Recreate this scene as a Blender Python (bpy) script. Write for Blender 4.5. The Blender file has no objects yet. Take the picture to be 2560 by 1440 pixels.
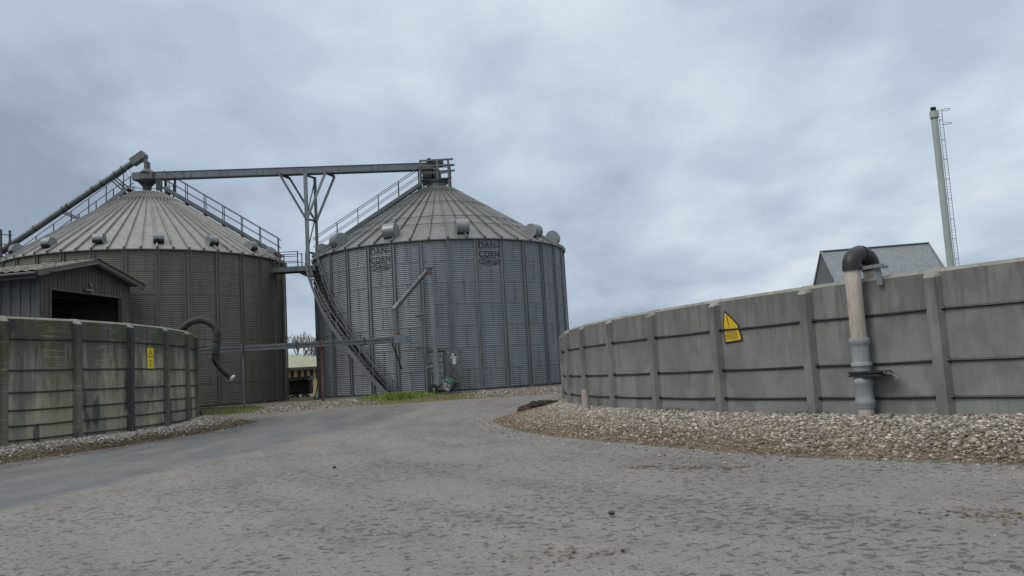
import bpy, math, random
import numpy as np
from mathutils import Vector, Matrix
random.seed(7); rng = np.random.default_rng(7)
S = bpy.context.scene
COL = S.collection
PI = math.pi
sin, cos, rad = math.sin, math.cos, math.radians

# ------------------------------------------------------------------ camera
CAM_H = 1.4
FPX, PITCH, ROLL = 2073.27, 0.1018, 0.058
fw = Vector((0, cos(PITCH), sin(PITCH))); rt = Vector((1, 0, 0)); up = Vector((0, -sin(PITCH), cos(PITCH)))
rt2 = rt*cos(ROLL) - up*sin(ROLL); up2 = up*cos(ROLL) + rt*sin(ROLL)
cd = bpy.data.cameras.new("camera"); cam = bpy.data.objects.new("camera", cd); COL.objects.link(cam)
cd.sensor_width = 36.0; cd.lens = FPX/2560*36.0; cd.clip_start = 0.1; cd.clip_end = 3000
M = Matrix((rt2, up2, -fw)).transposed().to_4x4(); M.translation = Vector((0, 0, CAM_H))
cam.matrix_world = M
S.camera = cam

# ------------------------------------------------------------------ light
SUN_EL, SUN_AZ = rad(46), rad(238)     # azimuth clockwise from +Y
W = bpy.data.worlds.new("World"); S.world = W; W.use_nodes = True
nt = W.node_tree; nt.nodes.clear()
def N(t, k, **kw):
    n = t.nodes.new(k)
    for a, b in kw.items():
        if a.startswith('i_'):
            n.inputs[a[2:].replace('_', ' ')].default_value = b
        else: setattr(n, a, b)
    return n
def ramp(t, stops, interp='LINEAR'):
    r = t.nodes.new('ShaderNodeValToRGB'); e = r.color_ramp.elements; r.color_ramp.interpolation = interp
    while len(e) > 1: e.remove(e[-1])
    e[0].position = stops[0][0]; e[0].color = (*stops[0][1], 1) if not isinstance(stops[0][1], (int, float)) else (stops[0][1],)*3+(1,)
    for p, c in stops[1:]:
        x = e.new(p); x.color = (*c, 1) if not isinstance(c, (int, float)) else (c, c, c, 1)
    return r
def world():
    L = nt.links.new
    out = N(nt, 'ShaderNodeOutputWorld'); bg = N(nt, 'ShaderNodeBackground'); L(bg.outputs[0], out.inputs[0])
    sky = N(nt, 'ShaderNodeTexSky', sky_type='NISHITA', sun_disc=False, sun_elevation=SUN_EL, sun_rotation=SUN_AZ)
    sky.air_density = 1.5; sky.dust_density = 2.0
    sk = N(nt, 'ShaderNodeVectorMath', operation='SCALE'); sk.inputs['Scale'].default_value = 0.08; L(sky.outputs[0], sk.inputs[0])
    tc = N(nt, 'ShaderNodeTexCoord'); sp = N(nt, 'ShaderNodeSeparateXYZ'); L(tc.outputs['Generated'], sp.inputs[0])
    za = N(nt, 'ShaderNodeMath', operation='MAXIMUM'); L(sp.outputs[2], za.inputs[0]); za.inputs[1].default_value = 0.0
    zb = N(nt, 'ShaderNodeMath', operation='ADD'); L(za.outputs[0], zb.inputs[0]); zb.inputs[1].default_value = 0.24
    dx = N(nt, 'ShaderNodeMath', operation='DIVIDE'); L(sp.outputs[0], dx.inputs[0]); L(zb.outputs[0], dx.inputs[1])
    dy = N(nt, 'ShaderNodeMath', operation='DIVIDE'); L(sp.outputs[1], dy.inputs[0]); L(zb.outputs[0], dy.inputs[1])
    cb = N(nt, 'ShaderNodeCombineXYZ'); L(dx.outputs[0], cb.inputs[0]); L(dy.outputs[0], cb.inputs[1])
    mp = N(nt, 'ShaderNodeMapping'); L(cb.outputs[0], mp.inputs[0]); mp.inputs['Location'].default_value = (3.1, 7.4, 0)
    mp.inputs['Scale'].default_value = (1.0, 0.75, 1)
    n1 = N(nt, 'ShaderNodeTexNoise', i_Scale=0.85, i_Detail=4.0, i_Roughness=0.5, i_Distortion=0.15); L(mp.outputs[0], n1.inputs['Vector'])
    n2 = N(nt, 'ShaderNodeTexNoise', i_Scale=2.6, i_Detail=7.0, i_Roughness=0.55, i_Distortion=0.1); L(mp.outputs[0], n2.inputs['Vector'])
    mx = N(nt, 'ShaderNodeMath', operation='MULTIPLY_ADD'); L(n2.outputs[0], mx.inputs[0]); mx.inputs[1].default_value = 0.36
    m2 = N(nt, 'ShaderNodeMath', operation='MULTIPLY'); L(n1.outputs[0], m2.inputs[0]); m2.inputs[1].default_value = 0.74
    L(m2.outputs[0], mx.inputs[2])
    cr = ramp(nt, [(0.42, (0.30, 0.37, 0.465)), (0.48, (0.37, 0.452, 0.556)), (0.535, (0.455, 0.548, 0.655)), (0.59, (0.54, 0.63, 0.73)), (0.67, (0.70, 0.77, 0.845))])
    L(mx.outputs[0], cr.inputs[0])
    mix = N(nt, 'ShaderNodeMix', data_type='RGBA'); mix.inputs[0].default_value = 0.93
    L(sk.outputs[0], mix.inputs[6]); L(cr.outputs[0], mix.inputs[7])
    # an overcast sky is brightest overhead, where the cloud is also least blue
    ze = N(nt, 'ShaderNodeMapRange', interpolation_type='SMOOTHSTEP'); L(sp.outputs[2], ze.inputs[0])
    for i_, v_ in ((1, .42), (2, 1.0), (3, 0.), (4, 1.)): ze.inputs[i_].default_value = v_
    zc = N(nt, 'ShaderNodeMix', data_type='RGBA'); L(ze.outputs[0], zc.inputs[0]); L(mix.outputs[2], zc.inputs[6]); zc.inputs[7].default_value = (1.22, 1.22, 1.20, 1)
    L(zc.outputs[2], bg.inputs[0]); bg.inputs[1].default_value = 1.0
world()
sd = bpy.data.lights.new("sun", 'SUN'); sun = bpy.data.objects.new("sun", sd); COL.objects.link(sun)
sd.energy = 1.3; sd.angle = rad(28); sd.color = (1.0, 0.945, 0.87)
sdir = Vector((sin(SUN_AZ)*cos(SUN_EL), cos(SUN_AZ)*cos(SUN_EL), sin(SUN_EL)))
sun.rotation_euler = sdir.to_track_quat('Z', 'Y').to_euler()
S.view_settings.view_transform = 'Standard'; S.view_settings.look = 'None'
S.view_settings.exposure = 0.0; S.view_settings.gamma = 1.0
S.render.engine = 'CYCLES'; S.cycles.max_bounces = 6

# ------------------------------------------------------------------ materials
def newmat(name):
    m = bpy.data.materials.new(name); m.use_nodes = True
    t = m.node_tree; b = t.nodes['Principled BSDF']
    return m, t, b
def coords(t, scale=(1, 1, 1), loc=(0, 0, 0)):
    tc = t.nodes.new('ShaderNodeNewGeometry'); mp = t.nodes.new('ShaderNodeMapping')
    t.links.new(tc.outputs['Position'], mp.inputs[0]); mp.inputs['Scale'].default_value = scale; mp.inputs['Location'].default_value = loc
    return mp.outputs[0]
def noise(t, vec, scale, detail=4, rough=.55, dist=0.):
    n = N(t, 'ShaderNodeTexNoise', i_Scale=scale, i_Detail=float(detail), i_Roughness=rough, i_Distortion=dist)
    t.links.new(vec, n.inputs['Vector']); return n.outputs[0]
def mixc(t, fac, a, b, mode='MIX'):
    m = N(t, 'ShaderNodeMix', data_type='RGBA', blend_type=mode)
    for i, v in ((0, fac), (6, a), (7, b)):
        if isinstance(v, (int, float)): m.inputs[i].default_value = v
        elif isinstance(v, tuple): m.inputs[i].default_value = (*v, 1)
        else: t.links.new(v, m.inputs[i])
    return m.outputs[2]
def mth(t, op, a, b=0.0, clamp=False):
    m = N(t, 'ShaderNodeMath', operation=op, use_clamp=clamp)
    for i, v in ((0, a), (1, b)):
        if isinstance(v, (int, float)): m.inputs[i].default_value = v
        else: t.links.new(v, m.inputs[i])
    return m.outputs[0]
def bump(t, b, h, strength=.3, dist=.02):
    n = N(t, 'ShaderNodeBump', i_Strength=strength, i_Distance=dist); t.links.new(h, n.inputs['Height']); t.links.new(n.outputs[0], b.inputs['Normal'])
def rr(t, v, a, b, c=0., d=1.):
    m = N(t, 'ShaderNodeMapRange'); t.links.new(v, m.inputs[0])
    for i, x in enumerate((a, b, c, d)): m.inputs[i+1].default_value = x
    return m.outputs[0]
def paint(name, col, rough=.6, metal=0., var=.25, scale=3., streak=True, dirt=(.10, .09, .07), dirtamt=.3):
    m, t, b = newmat(name)
    v = coords(t, (1, 1, .25) if streak else (1, 1, 1))
    n = noise(t, v, scale, 6, .6)
    n2 = noise(t, coords(t, (1, 1, .12) if streak else (1, 1, 1), (5, 3, 1)), scale*4, 4)
    lo = tuple(c*(1-var) for c in col); hi = tuple(min(1, c*(1+var)) for c in col)
    c = mixc(t, rr(t, n, .3, .7), lo, hi)
    c = mixc(t, mth(t, 'MULTIPLY', rr(t, n2, .52, .75), dirtamt), c, dirt)
    t.links.new(c, b.inputs['Base Color'])
    b.inputs['Metallic'].default_value = metal
    t.links.new(rr(t, n2, .3, .7, max(.05, rough-.1), min(1, rough+.12)), b.inputs['Roughness'])
    return m
MT = {}
MT['galv'] = paint('galvanised_wall', (.240, .260, .285), .58, .25, .12, 1.2, True, (.11, .11, .11), .35)
MT['galv_stiff'] = paint('galvanised_stiffener', (.205, .218, .232), .55, .3, .2, 2.)
MT['brown_wall'] = paint('weathered_brown_sheet', (.165, .150, .128), .62, .2, .15, 1.2, True, (.06, .055, .045), .4)
MT['brown_stiff'] = paint('weathered_brown_stiffener', (.165, .15, .127), .6, .2, .15, 2.)
MT['roof_light'] = paint('pale_roof_sheet', (.265, .265, .25), .5, .35, .10, .9, False, (.14, .135, .11), .4)
MT['roof_grey'] = paint('grey_roof_sheet', (.175, .182, .18), .5, .35, .12, .9, False, (.14, .13, .10), .5)
MT['vent'] = paint('vent_metal', (.24, .255, .265), .45, .4, .1, 3.)
MT['steel'] = paint('galvanised_steel', (.14, .15, .155), .55, .35, .2, 2.)
MT['steel_dark'] = paint('dark_steel', (.06, .062, .066), .55, .4, .2, 3.)
MT['steel_pale'] = paint('pale_steel', (.19, .21, .225), .5, .3, .15, 2.)
MT['rail'] = paint('rail_primer', (.085, .065, .07), .6, .2, .2, 3.)
MT['rust'] = paint('rusty_steel', (.12, .055, .045), .8, .1, .3, 4.)
MT['black'] = paint('black_plastic', (.018, .018, .022), .45, 0., .2, 4., False, (.06, .055, .05), .3)
MT['blackrub'] = paint('black_rubber', (.03, .032, .03), .65, 0., .3, 5., False, (.10, .10, .085), .5)
MT['void'] = paint('dark_opening', (.01, .01, .011), .9, 0., .1)
MT['white'] = paint('white_paint', (.62, .62, .58), .5, 0., .1, 3.)
MT['chimney'] = paint('chimney_paint', (.36, .395, .385), .5, 0., .06, .8)
MT['greyp'] = paint('grey_plastic', (.26, .28, .29), .5, 0., .18, 5., True, (.10, .10, .10), .4)
MT['beigep'] = paint('faded_plastic', (.41, .36, .315), .6, 0., .22, 5., True, (.13, .10, .085), .65)
MT['yellow'] = paint('yellow_sign', (.72, .58, .015), .45, 0., .06, 3., False, (.3, .25, .05), .25)
MT['yellow_old'] = paint('aged_yellow_sign', (.62, .43, .02), .5, 0., .08, 3., False, (.3, .2, .04), .3)
MT['ink'] = paint('black_ink', (.02, .02, .02), .5, 0., .05)
MT['boards'] = paint('barn_boards', (.105, .095, .083), .8, 0., .2, 3., True, (.05, .045, .04), .3)
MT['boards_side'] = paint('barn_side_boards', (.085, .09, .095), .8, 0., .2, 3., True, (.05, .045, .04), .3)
MT['fascia'] = paint('barn_fascia', (.125, .115, .108), .75, 0., .1, 3.)
MT['green_label'] = paint('green_label', (.03, .11, .075), .6, 0., .2)
MT['orange'] = paint('rust_stain', (.15, .09, .06), .8, 0., .3)
MT['ochre'] = paint('ochre_wall', (.42, .33, .17), .8, 0., .15, 1.)
MT['brick_red'] = paint('dark_red_brick', (.12, .04, .03), .8, 0., .2, 2.)
MT['teal'] = paint('teal_paint', (.05, .10, .09), .6, 0., .3, 3.)
MT['bark'] = paint('bare_bark', (.16, .13, .12), .9, 0., .2)
MT['cable'] = paint('wall_cable', (.016, .016, .022), .4, 0., .1)
MT['soil'] = paint('dark_soil', (.045, .032, .025), .95, 0., .4, 8., False)

def concrete(name, base, dark, kind):
    m, t, b = newmat(name)
    big = noise(t, coords(t, (1, 1, .5)), .55, 4, .55)
    st = noise(t, coords(t, (1, 1, .05)), 7., 5, .6)
    st2 = noise(t, coords(t, (1, 1, .03), (9, 2, 0)), 22., 4, .7)
    fine = noise(t, coords(t), 55., 3, .6)
    c = mixc(t, rr(t, big, .35, .65), tuple(x*.88 for x in base), tuple(x*1.1 for x in base))
    g = N(t, 'ShaderNodeNewGeometry'); sp = N(t, 'ShaderNodeSeparateXYZ'); t.links.new(g.outputs['Position'], sp.inputs[0])
    z = sp.outputs[2]
    if kind == 'new':
        upm = rr(t, z, 1.2, 2.6)                       # rain streaks on the topmost band
        w = mth(t, 'MULTIPLY', rr(t, st, .45, .57), upm, True)
        c = mixc(t, mth(t, 'MULTIPLY', w, .6), c, dark)
        c = mixc(t, mth(t, 'MULTIPLY', upm, .38), c, dark)
        c = mixc(t, mth(t, 'MULTIPLY', rr(t, st2, .57, .68), .35), c, (.34, .34, .31))
        c = mixc(t, mth(t, 'MULTIPLY', rr(t, st2, .42, .32), .3), c, dark)
        patch = noise(t, coords(t, (1, 1, .8), (3, 8, 2)), 1.3, 3, .5)
        c = mixc(t, mth(t, 'MULTIPLY', rr(t, patch, .47, .56), .6), c, tuple(x*.58 for x in base))
        pat2 = noise(t, coords(t, (1, 1, .4), (13, 1, 5)), 2.6, 4, .6)
        c = mixc(t, mth(t, 'MULTIPLY', rr(t, pat2, .54, .66), .3), c, (.29, .29, .27))
        vor = N(t, 'ShaderNodeTexVoronoi', i_Scale=9.0); t.links.new(coords(t), vor.inputs['Vector'])
        c = mixc(t, mth(t, 'MULTIPLY', rr(t, vor.outputs['Distance'], .07, .04), .6), c, (.4, .4, .36))
    else:
        # pale yellow efflorescence low down, green-black algae high up and in runs
        bl = noise(t, coords(t, (1, 1, .45), (2, 0, 4)), .9, 5, .6)
        yl = mth(t, 'MULTIPLY', mth(t, 'MULTIPLY', rr(t, bl, .44, .54), 1. if kind == 'old' else .12), rr(t, z, 3.0, 2.0), True)
        c = mixc(t, mth(t, 'MULTIPLY', yl, .75), c, (.42, .38, .265))
        stw = noise(t, coords(t, (1, 1, .1), (3, 5, 1)), 1.7, 5, .65)
        runs = mth(t, 'MAXIMUM', mth(t, 'MULTIPLY', rr(t, st, .47, .58), .6), rr(t, stw, .50, .58))
        runs_m = mth(t, 'MULTIPLY', runs, rr(t, z, .6, 2.6, .25, 1.), True)
        c = mixc(t, mth(t, 'MULTIPLY', runs_m, .75), c, dark)
        up_ = rr(t, mth(t, 'ADD', z, mth(t, 'MULTIPLY', st, .9)), 2.9, 3.6)
        c = mixc(t, mth(t, 'MULTIPLY', up_, .75), c, dark)
        al = noise(t, coords(t, (1, 1, .3), (7, 7, 0)), 1.6, 5, .65)
        c = mixc(t, mth(t, 'MULTIPLY', mth(t, 'MULTIPLY', rr(t, al, .48, .58), rr(t, z, 1., 2.8, .2, 1.)), .8), c, (.055, .068, .022))
        mort = noise(t, coords(t, (.5, .5, 7), (1, 3, 0)), 2.2, 5, .7)
        c = mixc(t, mth(t, 'MULTIPLY', mth(t, 'MULTIPLY', rr(t, mort, .54, .63), rr(t, bl, .48, .6)), .5), c, (.33, .31, .25))
        blk = noise(t, coords(t, (1, 1, .35), (4, 1, 9)), 1.1, 3, .5)
        c = mixc(t, mth(t, 'MULTIPLY', rr(t, blk, .60, .64), .8), c, (.025, .028, .035))
    c = mixc(t, mth(t, 'MULTIPLY', rr(t, fine, .45, .7), .18), c, (.30, .30, .28))
    t.links.new(c, b.inputs['Base Color']); b.inputs['Roughness'].default_value = .88
    bump(t, b, mth(t, 'ADD', fine, mth(t, 'MULTIPLY', st, .5)), .35, .01)
    return m
MT['conc_new'] = concrete('grey_concrete', (.212, .218, .212), (.085, .083, .07), 'new')
MT['conc_rib'] = concrete('grey_concrete_rib', (.18, .182, .175), (.085, .083, .07), 'new')
MT['conc_old'] = concrete('mossy_concrete', (.21, .21, .175), (.045, .047, .035), 'old')
MT['conc_old_rib'] = concrete('mossy_concrete_rib', (.105, .103, .085), (.04, .042, .03), 'oldrib')
MT['cap'] = paint('pale_concrete_edge', (.235, .235, .21), .9, 0., .25, 2., False, (.10, .10, .05), .6)

def m_asphalt():
    m, t, b = newmat('worn_asphalt')
    v = coords(t); L = t.links.new
    c = mixc(t, rr(t, noise(t, v, .25, 4, .5), .3, .7), (.175, .165, .155), (.225, .213, .20))
    # wheel-worn bands: they sweep round the clean tank, so they follow the distance from its centre
    g0 = N(t, 'ShaderNodeNewGeometry'); s0 = N(t, 'ShaderNodeSeparateXYZ'); L(g0.outputs['Position'], s0.inputs[0])
    ex = mth(t, 'SUBTRACT', s0.outputs[0], 26.43); ey = mth(t, 'SUBTRACT', s0.outputs[1], 28.54)
    rad_ = mth(t, 'SQRT', mth(t, 'ADD', mth(t, 'MULTIPLY', ex, ex), mth(t, 'MULTIPLY', ey, ey)))
    ang = mth(t, 'ARCTAN2', ey, ex)
    cv = N(t, 'ShaderNodeCombineXYZ'); L(rad_, cv.inputs[0]); L(mth(t, 'MULTIPLY', ang, 2.2), cv.inputs[1])
    tr = noise(t, cv.outputs[0], 1.15, 5, .6, .2)
    c = mixc(t, mth(t, 'MULTIPLY', rr(t, tr, .47, .60), .38), c, (.120, .108, .098))
    c = mixc(t, mth(t, 'MULTIPLY', rr(t, tr, .44, .34), .35), c, (.30, .285, .265))
    fine = noise(t, v, 140, 2, .6)
    c = mixc(t, .45, c, mixc(t, rr(t, fine, .38, .62), (.08, .077, .073), (.34, .325, .30)))
    sp = N(t, 'ShaderNodeTexVoronoi', i_Scale=55.); L(v, sp.inputs['Vector'])
    c = mixc(t, mth(t, 'MULTIPLY', rr(t, sp.outputs['Distance'], .24, .12), .5), c, (.46, .44, .41))
    pit = noise(t, coords(t, (.95, .9, 1)), 10.5, 5, .6, .5)
    wh = noise(t, coords(t, (1, 1, 1), (11, 5, 0)), .42, 4, .6)
    pm = mth(t, 'MULTIPLY', rr(t, mth(t, 'ADD', pit, mth(t, 'ADD', mth(t, 'MULTIPLY', wh, .28), mth(t, 'MULTIPLY', tr, .12))), .765, .80), 1., True)
    c = mixc(t, mth(t, 'MULTIPLY', pm, .78), c, (.060, .056, .054))
    pit2 = noise(t, coords(t, (1.1, .9, 1), (3, 9, 0)), 26, 4, .6)
    c = mixc(t, mth(t, 'MULTIPLY', rr(t, pit2, .54, .60), .5), c, (.08, .076, .072))
    dirt = noise(t, coords(t, (1, .6, 1), (1, 4, 0)), 1.1, 6, .7)
    c = mixc(t, mth(t, 'MULTIPLY', rr(t, dirt, .52, .66), .40), c, (.115, .092, .078))
    lf = noise(t, coords(t, (1, 1, 1), (21, 14, 0)), 3.3, 5, .7)
    c = mixc(t, mth(t, 'MULTIPLY', rr(t, lf, .72, .75), .7), c, (.085, .04, .022))
    # damp newer strip beside the left tank
    g = N(t, 'ShaderNodeNewGeometry'); s = N(t, 'ShaderNodeSeparateXYZ'); L(g.outputs['Position'], s.inputs[0])
    wob = mth(t, 'MULTIPLY', noise(t, v, .5, 4, .6), 1.3)
    q = mth(t, 'ADD', mth(t, 'ADD', s.outputs[0], mth(t, 'MULTIPLY', s.outputs[1], -.12)), wob)
    near = mth(t, 'MULTIPLY', rr(t, q, -7.3, -7.9), rr(t, s.outputs[1], 38, 32))
    damp = mth(t, 'MULTIPLY', near, rr(t, noise(t, coords(t, (1, .25, 1), (4, 4, 4)), 1.2, 3), .38, .58, .5, 1.), True)
    c = mixc(t, mth(t, 'MULTIPLY', damp, .80), c, (.085, .09, .10))
    L(c, b.inputs['Base Color'])
    L(rr(t, damp, 0, 1, .92, .55), b.inputs['Roughness'])
    h = mth(t, 'SUBTRACT', mth(t, 'ADD', fine, mth(t, 'MULTIPLY', sp.outputs['Distance'], .5)), mth(t, 'MULTIPLY', pm, 1.2))
    bump(t, b, h, .5, .006)
    return m
MT['asphalt'] = m_asphalt()
def m_bank():
    m, t, b = newmat('bank_earth')
    v = coords(t)
    c = mixc(t, rr(t, noise(t, v, 6, 5, .7), .35, .65), (.10, .075, .05), (.21, .17, .12))
    vo = N(t, 'ShaderNodeTexVoronoi', i_Scale=24.); t.links.new(v, vo.inputs['Vector'])
    c = mixc(t, mth(t, 'MULTIPLY', rr(t, vo.outputs['Distance'], .35, .15), .6), c, (.36, .32, .27))
    t.links.new(c, b.inputs['Base Color']); b.inputs['Roughness'].default_value = .95
    bump(t, b, vo.outputs['Distance'], .8, .03)
    return m
MT['bank'] = m_bank()
def m_verge():
    m, t, b = newmat('silo_verge')
    v = coords(t); L = t.links.new
    vo = N(t, 'ShaderNodeTexVoronoi', i_Scale=17.); L(v, vo.inputs['Vector'])
    gr = mixc(t, rr(t, vo.outputs['Distance'], .1, .6), (.40, .37, .32), (.13, .115, .09))
    gs = mixc(t, rr(t, noise(t, v, 9, 5, .7), .3, .7), (.055, .075, .022), (.12, .12, .045))
    br = mixc(t, rr(t, noise(t, v, 5, 5, .7), .3, .7), (.10, .07, .04), (.20, .15, .09))
    gs = mixc(t, rr(t, noise(t, v, .9, 4, .6), .42, .6), gs, br)
    g = N(t, 'ShaderNodeNewGeometry'); s = N(t, 'ShaderNodeSeparateXYZ'); L(g.outputs['Position'], s.inputs[0])
    xw = mth(t, 'ADD', s.outputs[0], mth(t, 'MULTIPLY', noise(t, v, .8, 3), 2.))
    a = rr(t, xw, -11.9, -11.2); bb = rr(t, xw, -6.0, -5.2); cc = rr(t, xw, -1.2, -.6)
    f = mth(t, 'ADD', mth(t, 'SUBTRACT', a, bb), cc, True)
    c = mixc(t, f, gs, gr)
    L(c, b.inputs['Base Color']); b.inputs['Roughness'].default_value = .95
    bump(t, b, vo.outputs['Distance'], .7, .03)
    return m
MT['verge'] = m_verge()
def m_attr(name, stops, rough=.85):
    m, t, b = newmat(name)
    a = N(t, 'ShaderNodeAttribute', attribute_name='rnd'); r = ramp(t, stops); t.links.new(a.outputs['Fac'], r.inputs[0])
    c = mixc(t, mth(t, 'MULTIPLY', rr(t, noise(t, coords(t), 60, 3), .4, .7), .3), r.outputs[0], (.16, .13, .10))
    t.links.new(c, b.inputs['Base Color']); b.inputs['Roughness'].default_value = rough
    return m
MT['stone'] = m_attr('pebbles', [(0, (.10, .08, .065)), (.28, (.19, .165, .14)), (.5, (.29, .26, .225)), (.72, (.41, .375, .33)), (.88, (.60, .565, .51)), (1, (.80, .77, .72))])
MT['straw'] = m_attr('straw_litter', [(0, (.10, .055, .03)), (.45, (.20, .13, .07)), (.8, (.33, .25, .14)), (1, (.5, .42, .27))])
MT['grass'] = m_attr('grass_blades', [(0, (.08, .12, .02)), (.5, (.16, .25, .03)), (1, (.30, .38, .07))])
def m_fibre():
    m, t, b = newmat('mossy_fibre_cement_roof')
    v = coords(t)
    c = mixc(t, rr(t, noise(t, v, 5.5, 5, .7), .42, .56), (.20, .205, .165), (.045, .045, .03))
    c = mixc(t, mth(t, 'MULTIPLY', rr(t, noise(t, v, 2.3, 4, .7), .5, .65), .5), c, (.27, .28, .23))
    t.links.new(c, b.inputs['Base Color']); b.inputs['Roughness'].default_value = .9
    return m
MT['fibre'] = m_fibre()
MT['farroof'] = paint('far_mossy_roof', (.30, .31, .23), .9, 0., .2, 1.5, False, (.18, .2, .1), .6)
MT['shedroof'] = paint('shed_roof_sheet', (.25, .275, .295), .5, .35, .08, .8, False)
MT['field'] = paint('field', (.09, .10, .05), .95, 0., .3, .3, False)

# ------------------------------------------------------------------ object helpers
ORG = {}
def link(o, parent=None):
    COL.objects.link(o)
    if parent is not None: o.parent = parent
def tag(o, label=None, cat=None, group=None, kind=None):
    if label: o['label'] = label
    if cat: o['category'] = cat
    if group: o['group'] = group
    if kind: o['kind'] = kind
    return o
def thing(name, loc, label, cat, group=None):
    o = bpy.data.objects.new(name, None); o.empty_display_size = .3
    COL.objects.link(o); o.location = loc; ORG[o.name] = Vector(loc)
    return tag(o, label, cat, group)
class MB:
    def __init__(s): s.v = []; s.f = []
    def add(s, vs, fs):
        n = len(s.v); s.v += [tuple(x) for x in vs]; s.f += [tuple(i+n for i in f) for f in fs]; return s
    def box(s, c, size, R=None):
        c = Vector(c); hx, hy, hz = (x/2 for x in size)
        P = [Vector((x, y, z)) for x in (-hx, hx) for y in (-hy, hy) for z in (-hz, hz)]
        if R is not None: P = [R @ p for p in P]
        return s.add([c+p for p in P], [(0, 1, 3, 2), (4, 6, 7, 5), (0, 4, 5, 1), (2, 3, 7, 6), (0, 2, 6, 4), (1, 5, 7, 3)])
    def beam(s, p, q, w, h, upv=(0, 0, 1)):
        p, q = Vector(p), Vector(q); d = q-p; L = d.length
        if L < 1e-6: return s
        d.normalize(); u = Vector(upv)
        if abs(d.dot(u)) > .98: u = Vector((0, 1, 0))
        x = d.cross(u).normalized(); y = x.cross(d)
        R = Matrix((x, d, y)).transposed()
        return s.box((p+q)/2, (w, L, h), R)
    def tube(s, pts, r, n=8, caps=True):
        pts = [Vector(p) for p in pts]; k = len(pts); rs = r if isinstance(r, (list, tuple)) else [r]*k
        base = len(s.v); prev = None
        for i, p in enumerate(pts):
            d = (pts[min(i+1, k-1)]-pts[max(i-1, 0)]).normalized()
            if prev is None:
                u = Vector((0, 0, 1)) if abs(d.z) < .9 else Vector((1, 0, 0))
                x = d.cross(u).normalized()
            else: x = (prev-d*prev.dot(d)).normalized()
            prev = x; y = d.cross(x)
            for j in range(n):
                a = 2*PI*j/n; s.v.append(tuple(p+(x*cos(a)+y*sin(a))*rs[i]))
        for i in range(k-1):
            for j in range(n):
                a = base+i*n+j; b = base+i*n+(j+1) % n; s.f.append((a, b, b+n, a+n))
        if caps:
            s.f.append(tuple(base+j for j in range(n))[::-1]); s.f.append(tuple(base+(k-1)*n+j for j in range(n)))
        return s
    def lathe(s, c, prof, n=48, a0=0., a1=2*PI):
        c = Vector(c); full = abs(a1-a0-2*PI) < 1e-6; m = n if full else n+1; base = len(s.v)
        for r, z in prof:
            for j in range(m):
                a = a0+(a1-a0)*j/n; s.v.append((c.x+r*sin(a), c.y-r*cos(a), c.z+z))
        for i in range(len(prof)-1):
            for j in range(n):
                k = (j+1) % m; A = base+i*m+j; B = base+i*m+k; s.f.append((A, B, B+m, A+m))
        return s
    def prism(s, poly, ext):
        """poly: list of 3D points, ext: vector"""
        n = len(poly); e = Vector(ext); P = [Vector(p) for p in poly]
        s.add(P+[p+e for p in P], [tuple(range(n))[::-1], tuple(range(n, 2*n))]+[(i, (i+1) % n, n+(i+1) % n, n+i) for i in range(n)])
        return s
    def build(s, name, mat, parent=None, smooth=False, bevel=0., fix=True):
        me = bpy.data.meshes.new(name)
        off = Vector((0, 0, 0))
        if parent is not None: off = ORG[parent.name]
        me.from_pydata([(x-off.x, y-off.y, z-off.z) for x, y, z in s.v], [], s.f)
        if fix:
            import bmesh
            b = bmesh.new(); b.from_mesh(me); bmesh.ops.recalc_face_normals(b, faces=b.faces); b.to_mesh(me); b.free()
        o = bpy.data.objects.new(name, me); link(o, parent)
        me.materials.append(MT[mat] if isinstance(mat, str) else mat)
        if smooth:
            me.polygons.foreach_set('use_smooth', [True]*len(me.polygons))
            try: me.set_sharp_from_angle(angle=rad(40))
            except Exception: pass
        if bevel:
            md = o.modifiers.new('bevel', 'BEVEL'); md.width = bevel; md.segments = 2; md.limit_method = 'ANGLE'
        ORG[o.name] = off
        return o
def mass(name, V, F, R, mat, kind='stuff', label=None, cat=None):
    """fast numpy mesh: V (n,3), F (m,k), R per-vertex random"""
    me = bpy.data.meshes.new(name); n, (m, k) = len(V), F.shape
    me.vertices.add(n); me.vertices.foreach_set('co', V.astype(np.float32).ravel())
    me.loops.add(m*k); me.loops.foreach_set('vertex_index', F.astype(np.int32).ravel())
    me.polygons.add(m); me.polygons.foreach_set('loop_start', np.arange(m, dtype=np.int32)*k)
    me.update(calc_edges=True)
    at = me.attributes.new('rnd', 'FLOAT', 'POINT'); at.data.foreach_set('value', R.astype(np.float32))
    me.materials.append(MT[mat]); me.validate()
    o = bpy.data.objects.new(name, me); link(o); return tag(o, label, cat, None, kind)

# ------------------------------------------------------------------ terrain
def g(x, y):
    t = np.clip((np.asarray(y, float)-27)/13.5, 0, 1)
    return .45*t**1.5
def gs(x, y): return float(g(x, y))
def sheet(name, xs, ys, hf, mat, kind='structure', label=None):
    X, Y = np.meshgrid(xs, ys); Z = hf(X, Y); nx, ny = len(xs), len(ys)
    V = np.stack([X, Y, Z], -1).reshape(-1, 3)
    i = (np.arange(ny-1)[:, None]*nx+np.arange(nx-1)[None]).ravel()
    F = np.stack([i, i+1, i+1+nx, i+nx], -1)
    o = mass(name, V, F, np.zeros(len(V)), mat, kind)
    o.data.polygons.foreach_set('use_smooth', [True]*len(o.data.polygons))
    if label: o['label'] = label
    return o
sheet('ground', np.r_[-1200, -300, -80, -40, np.arange(-30, 31, 6), 40, 80, 300, 1200], np.r_[-300, -60, 0, np.arange(20, 45, 2), 60, 150, 400, 1500],
      lambda x, y: g(x, y)-.06, 'field')
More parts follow.
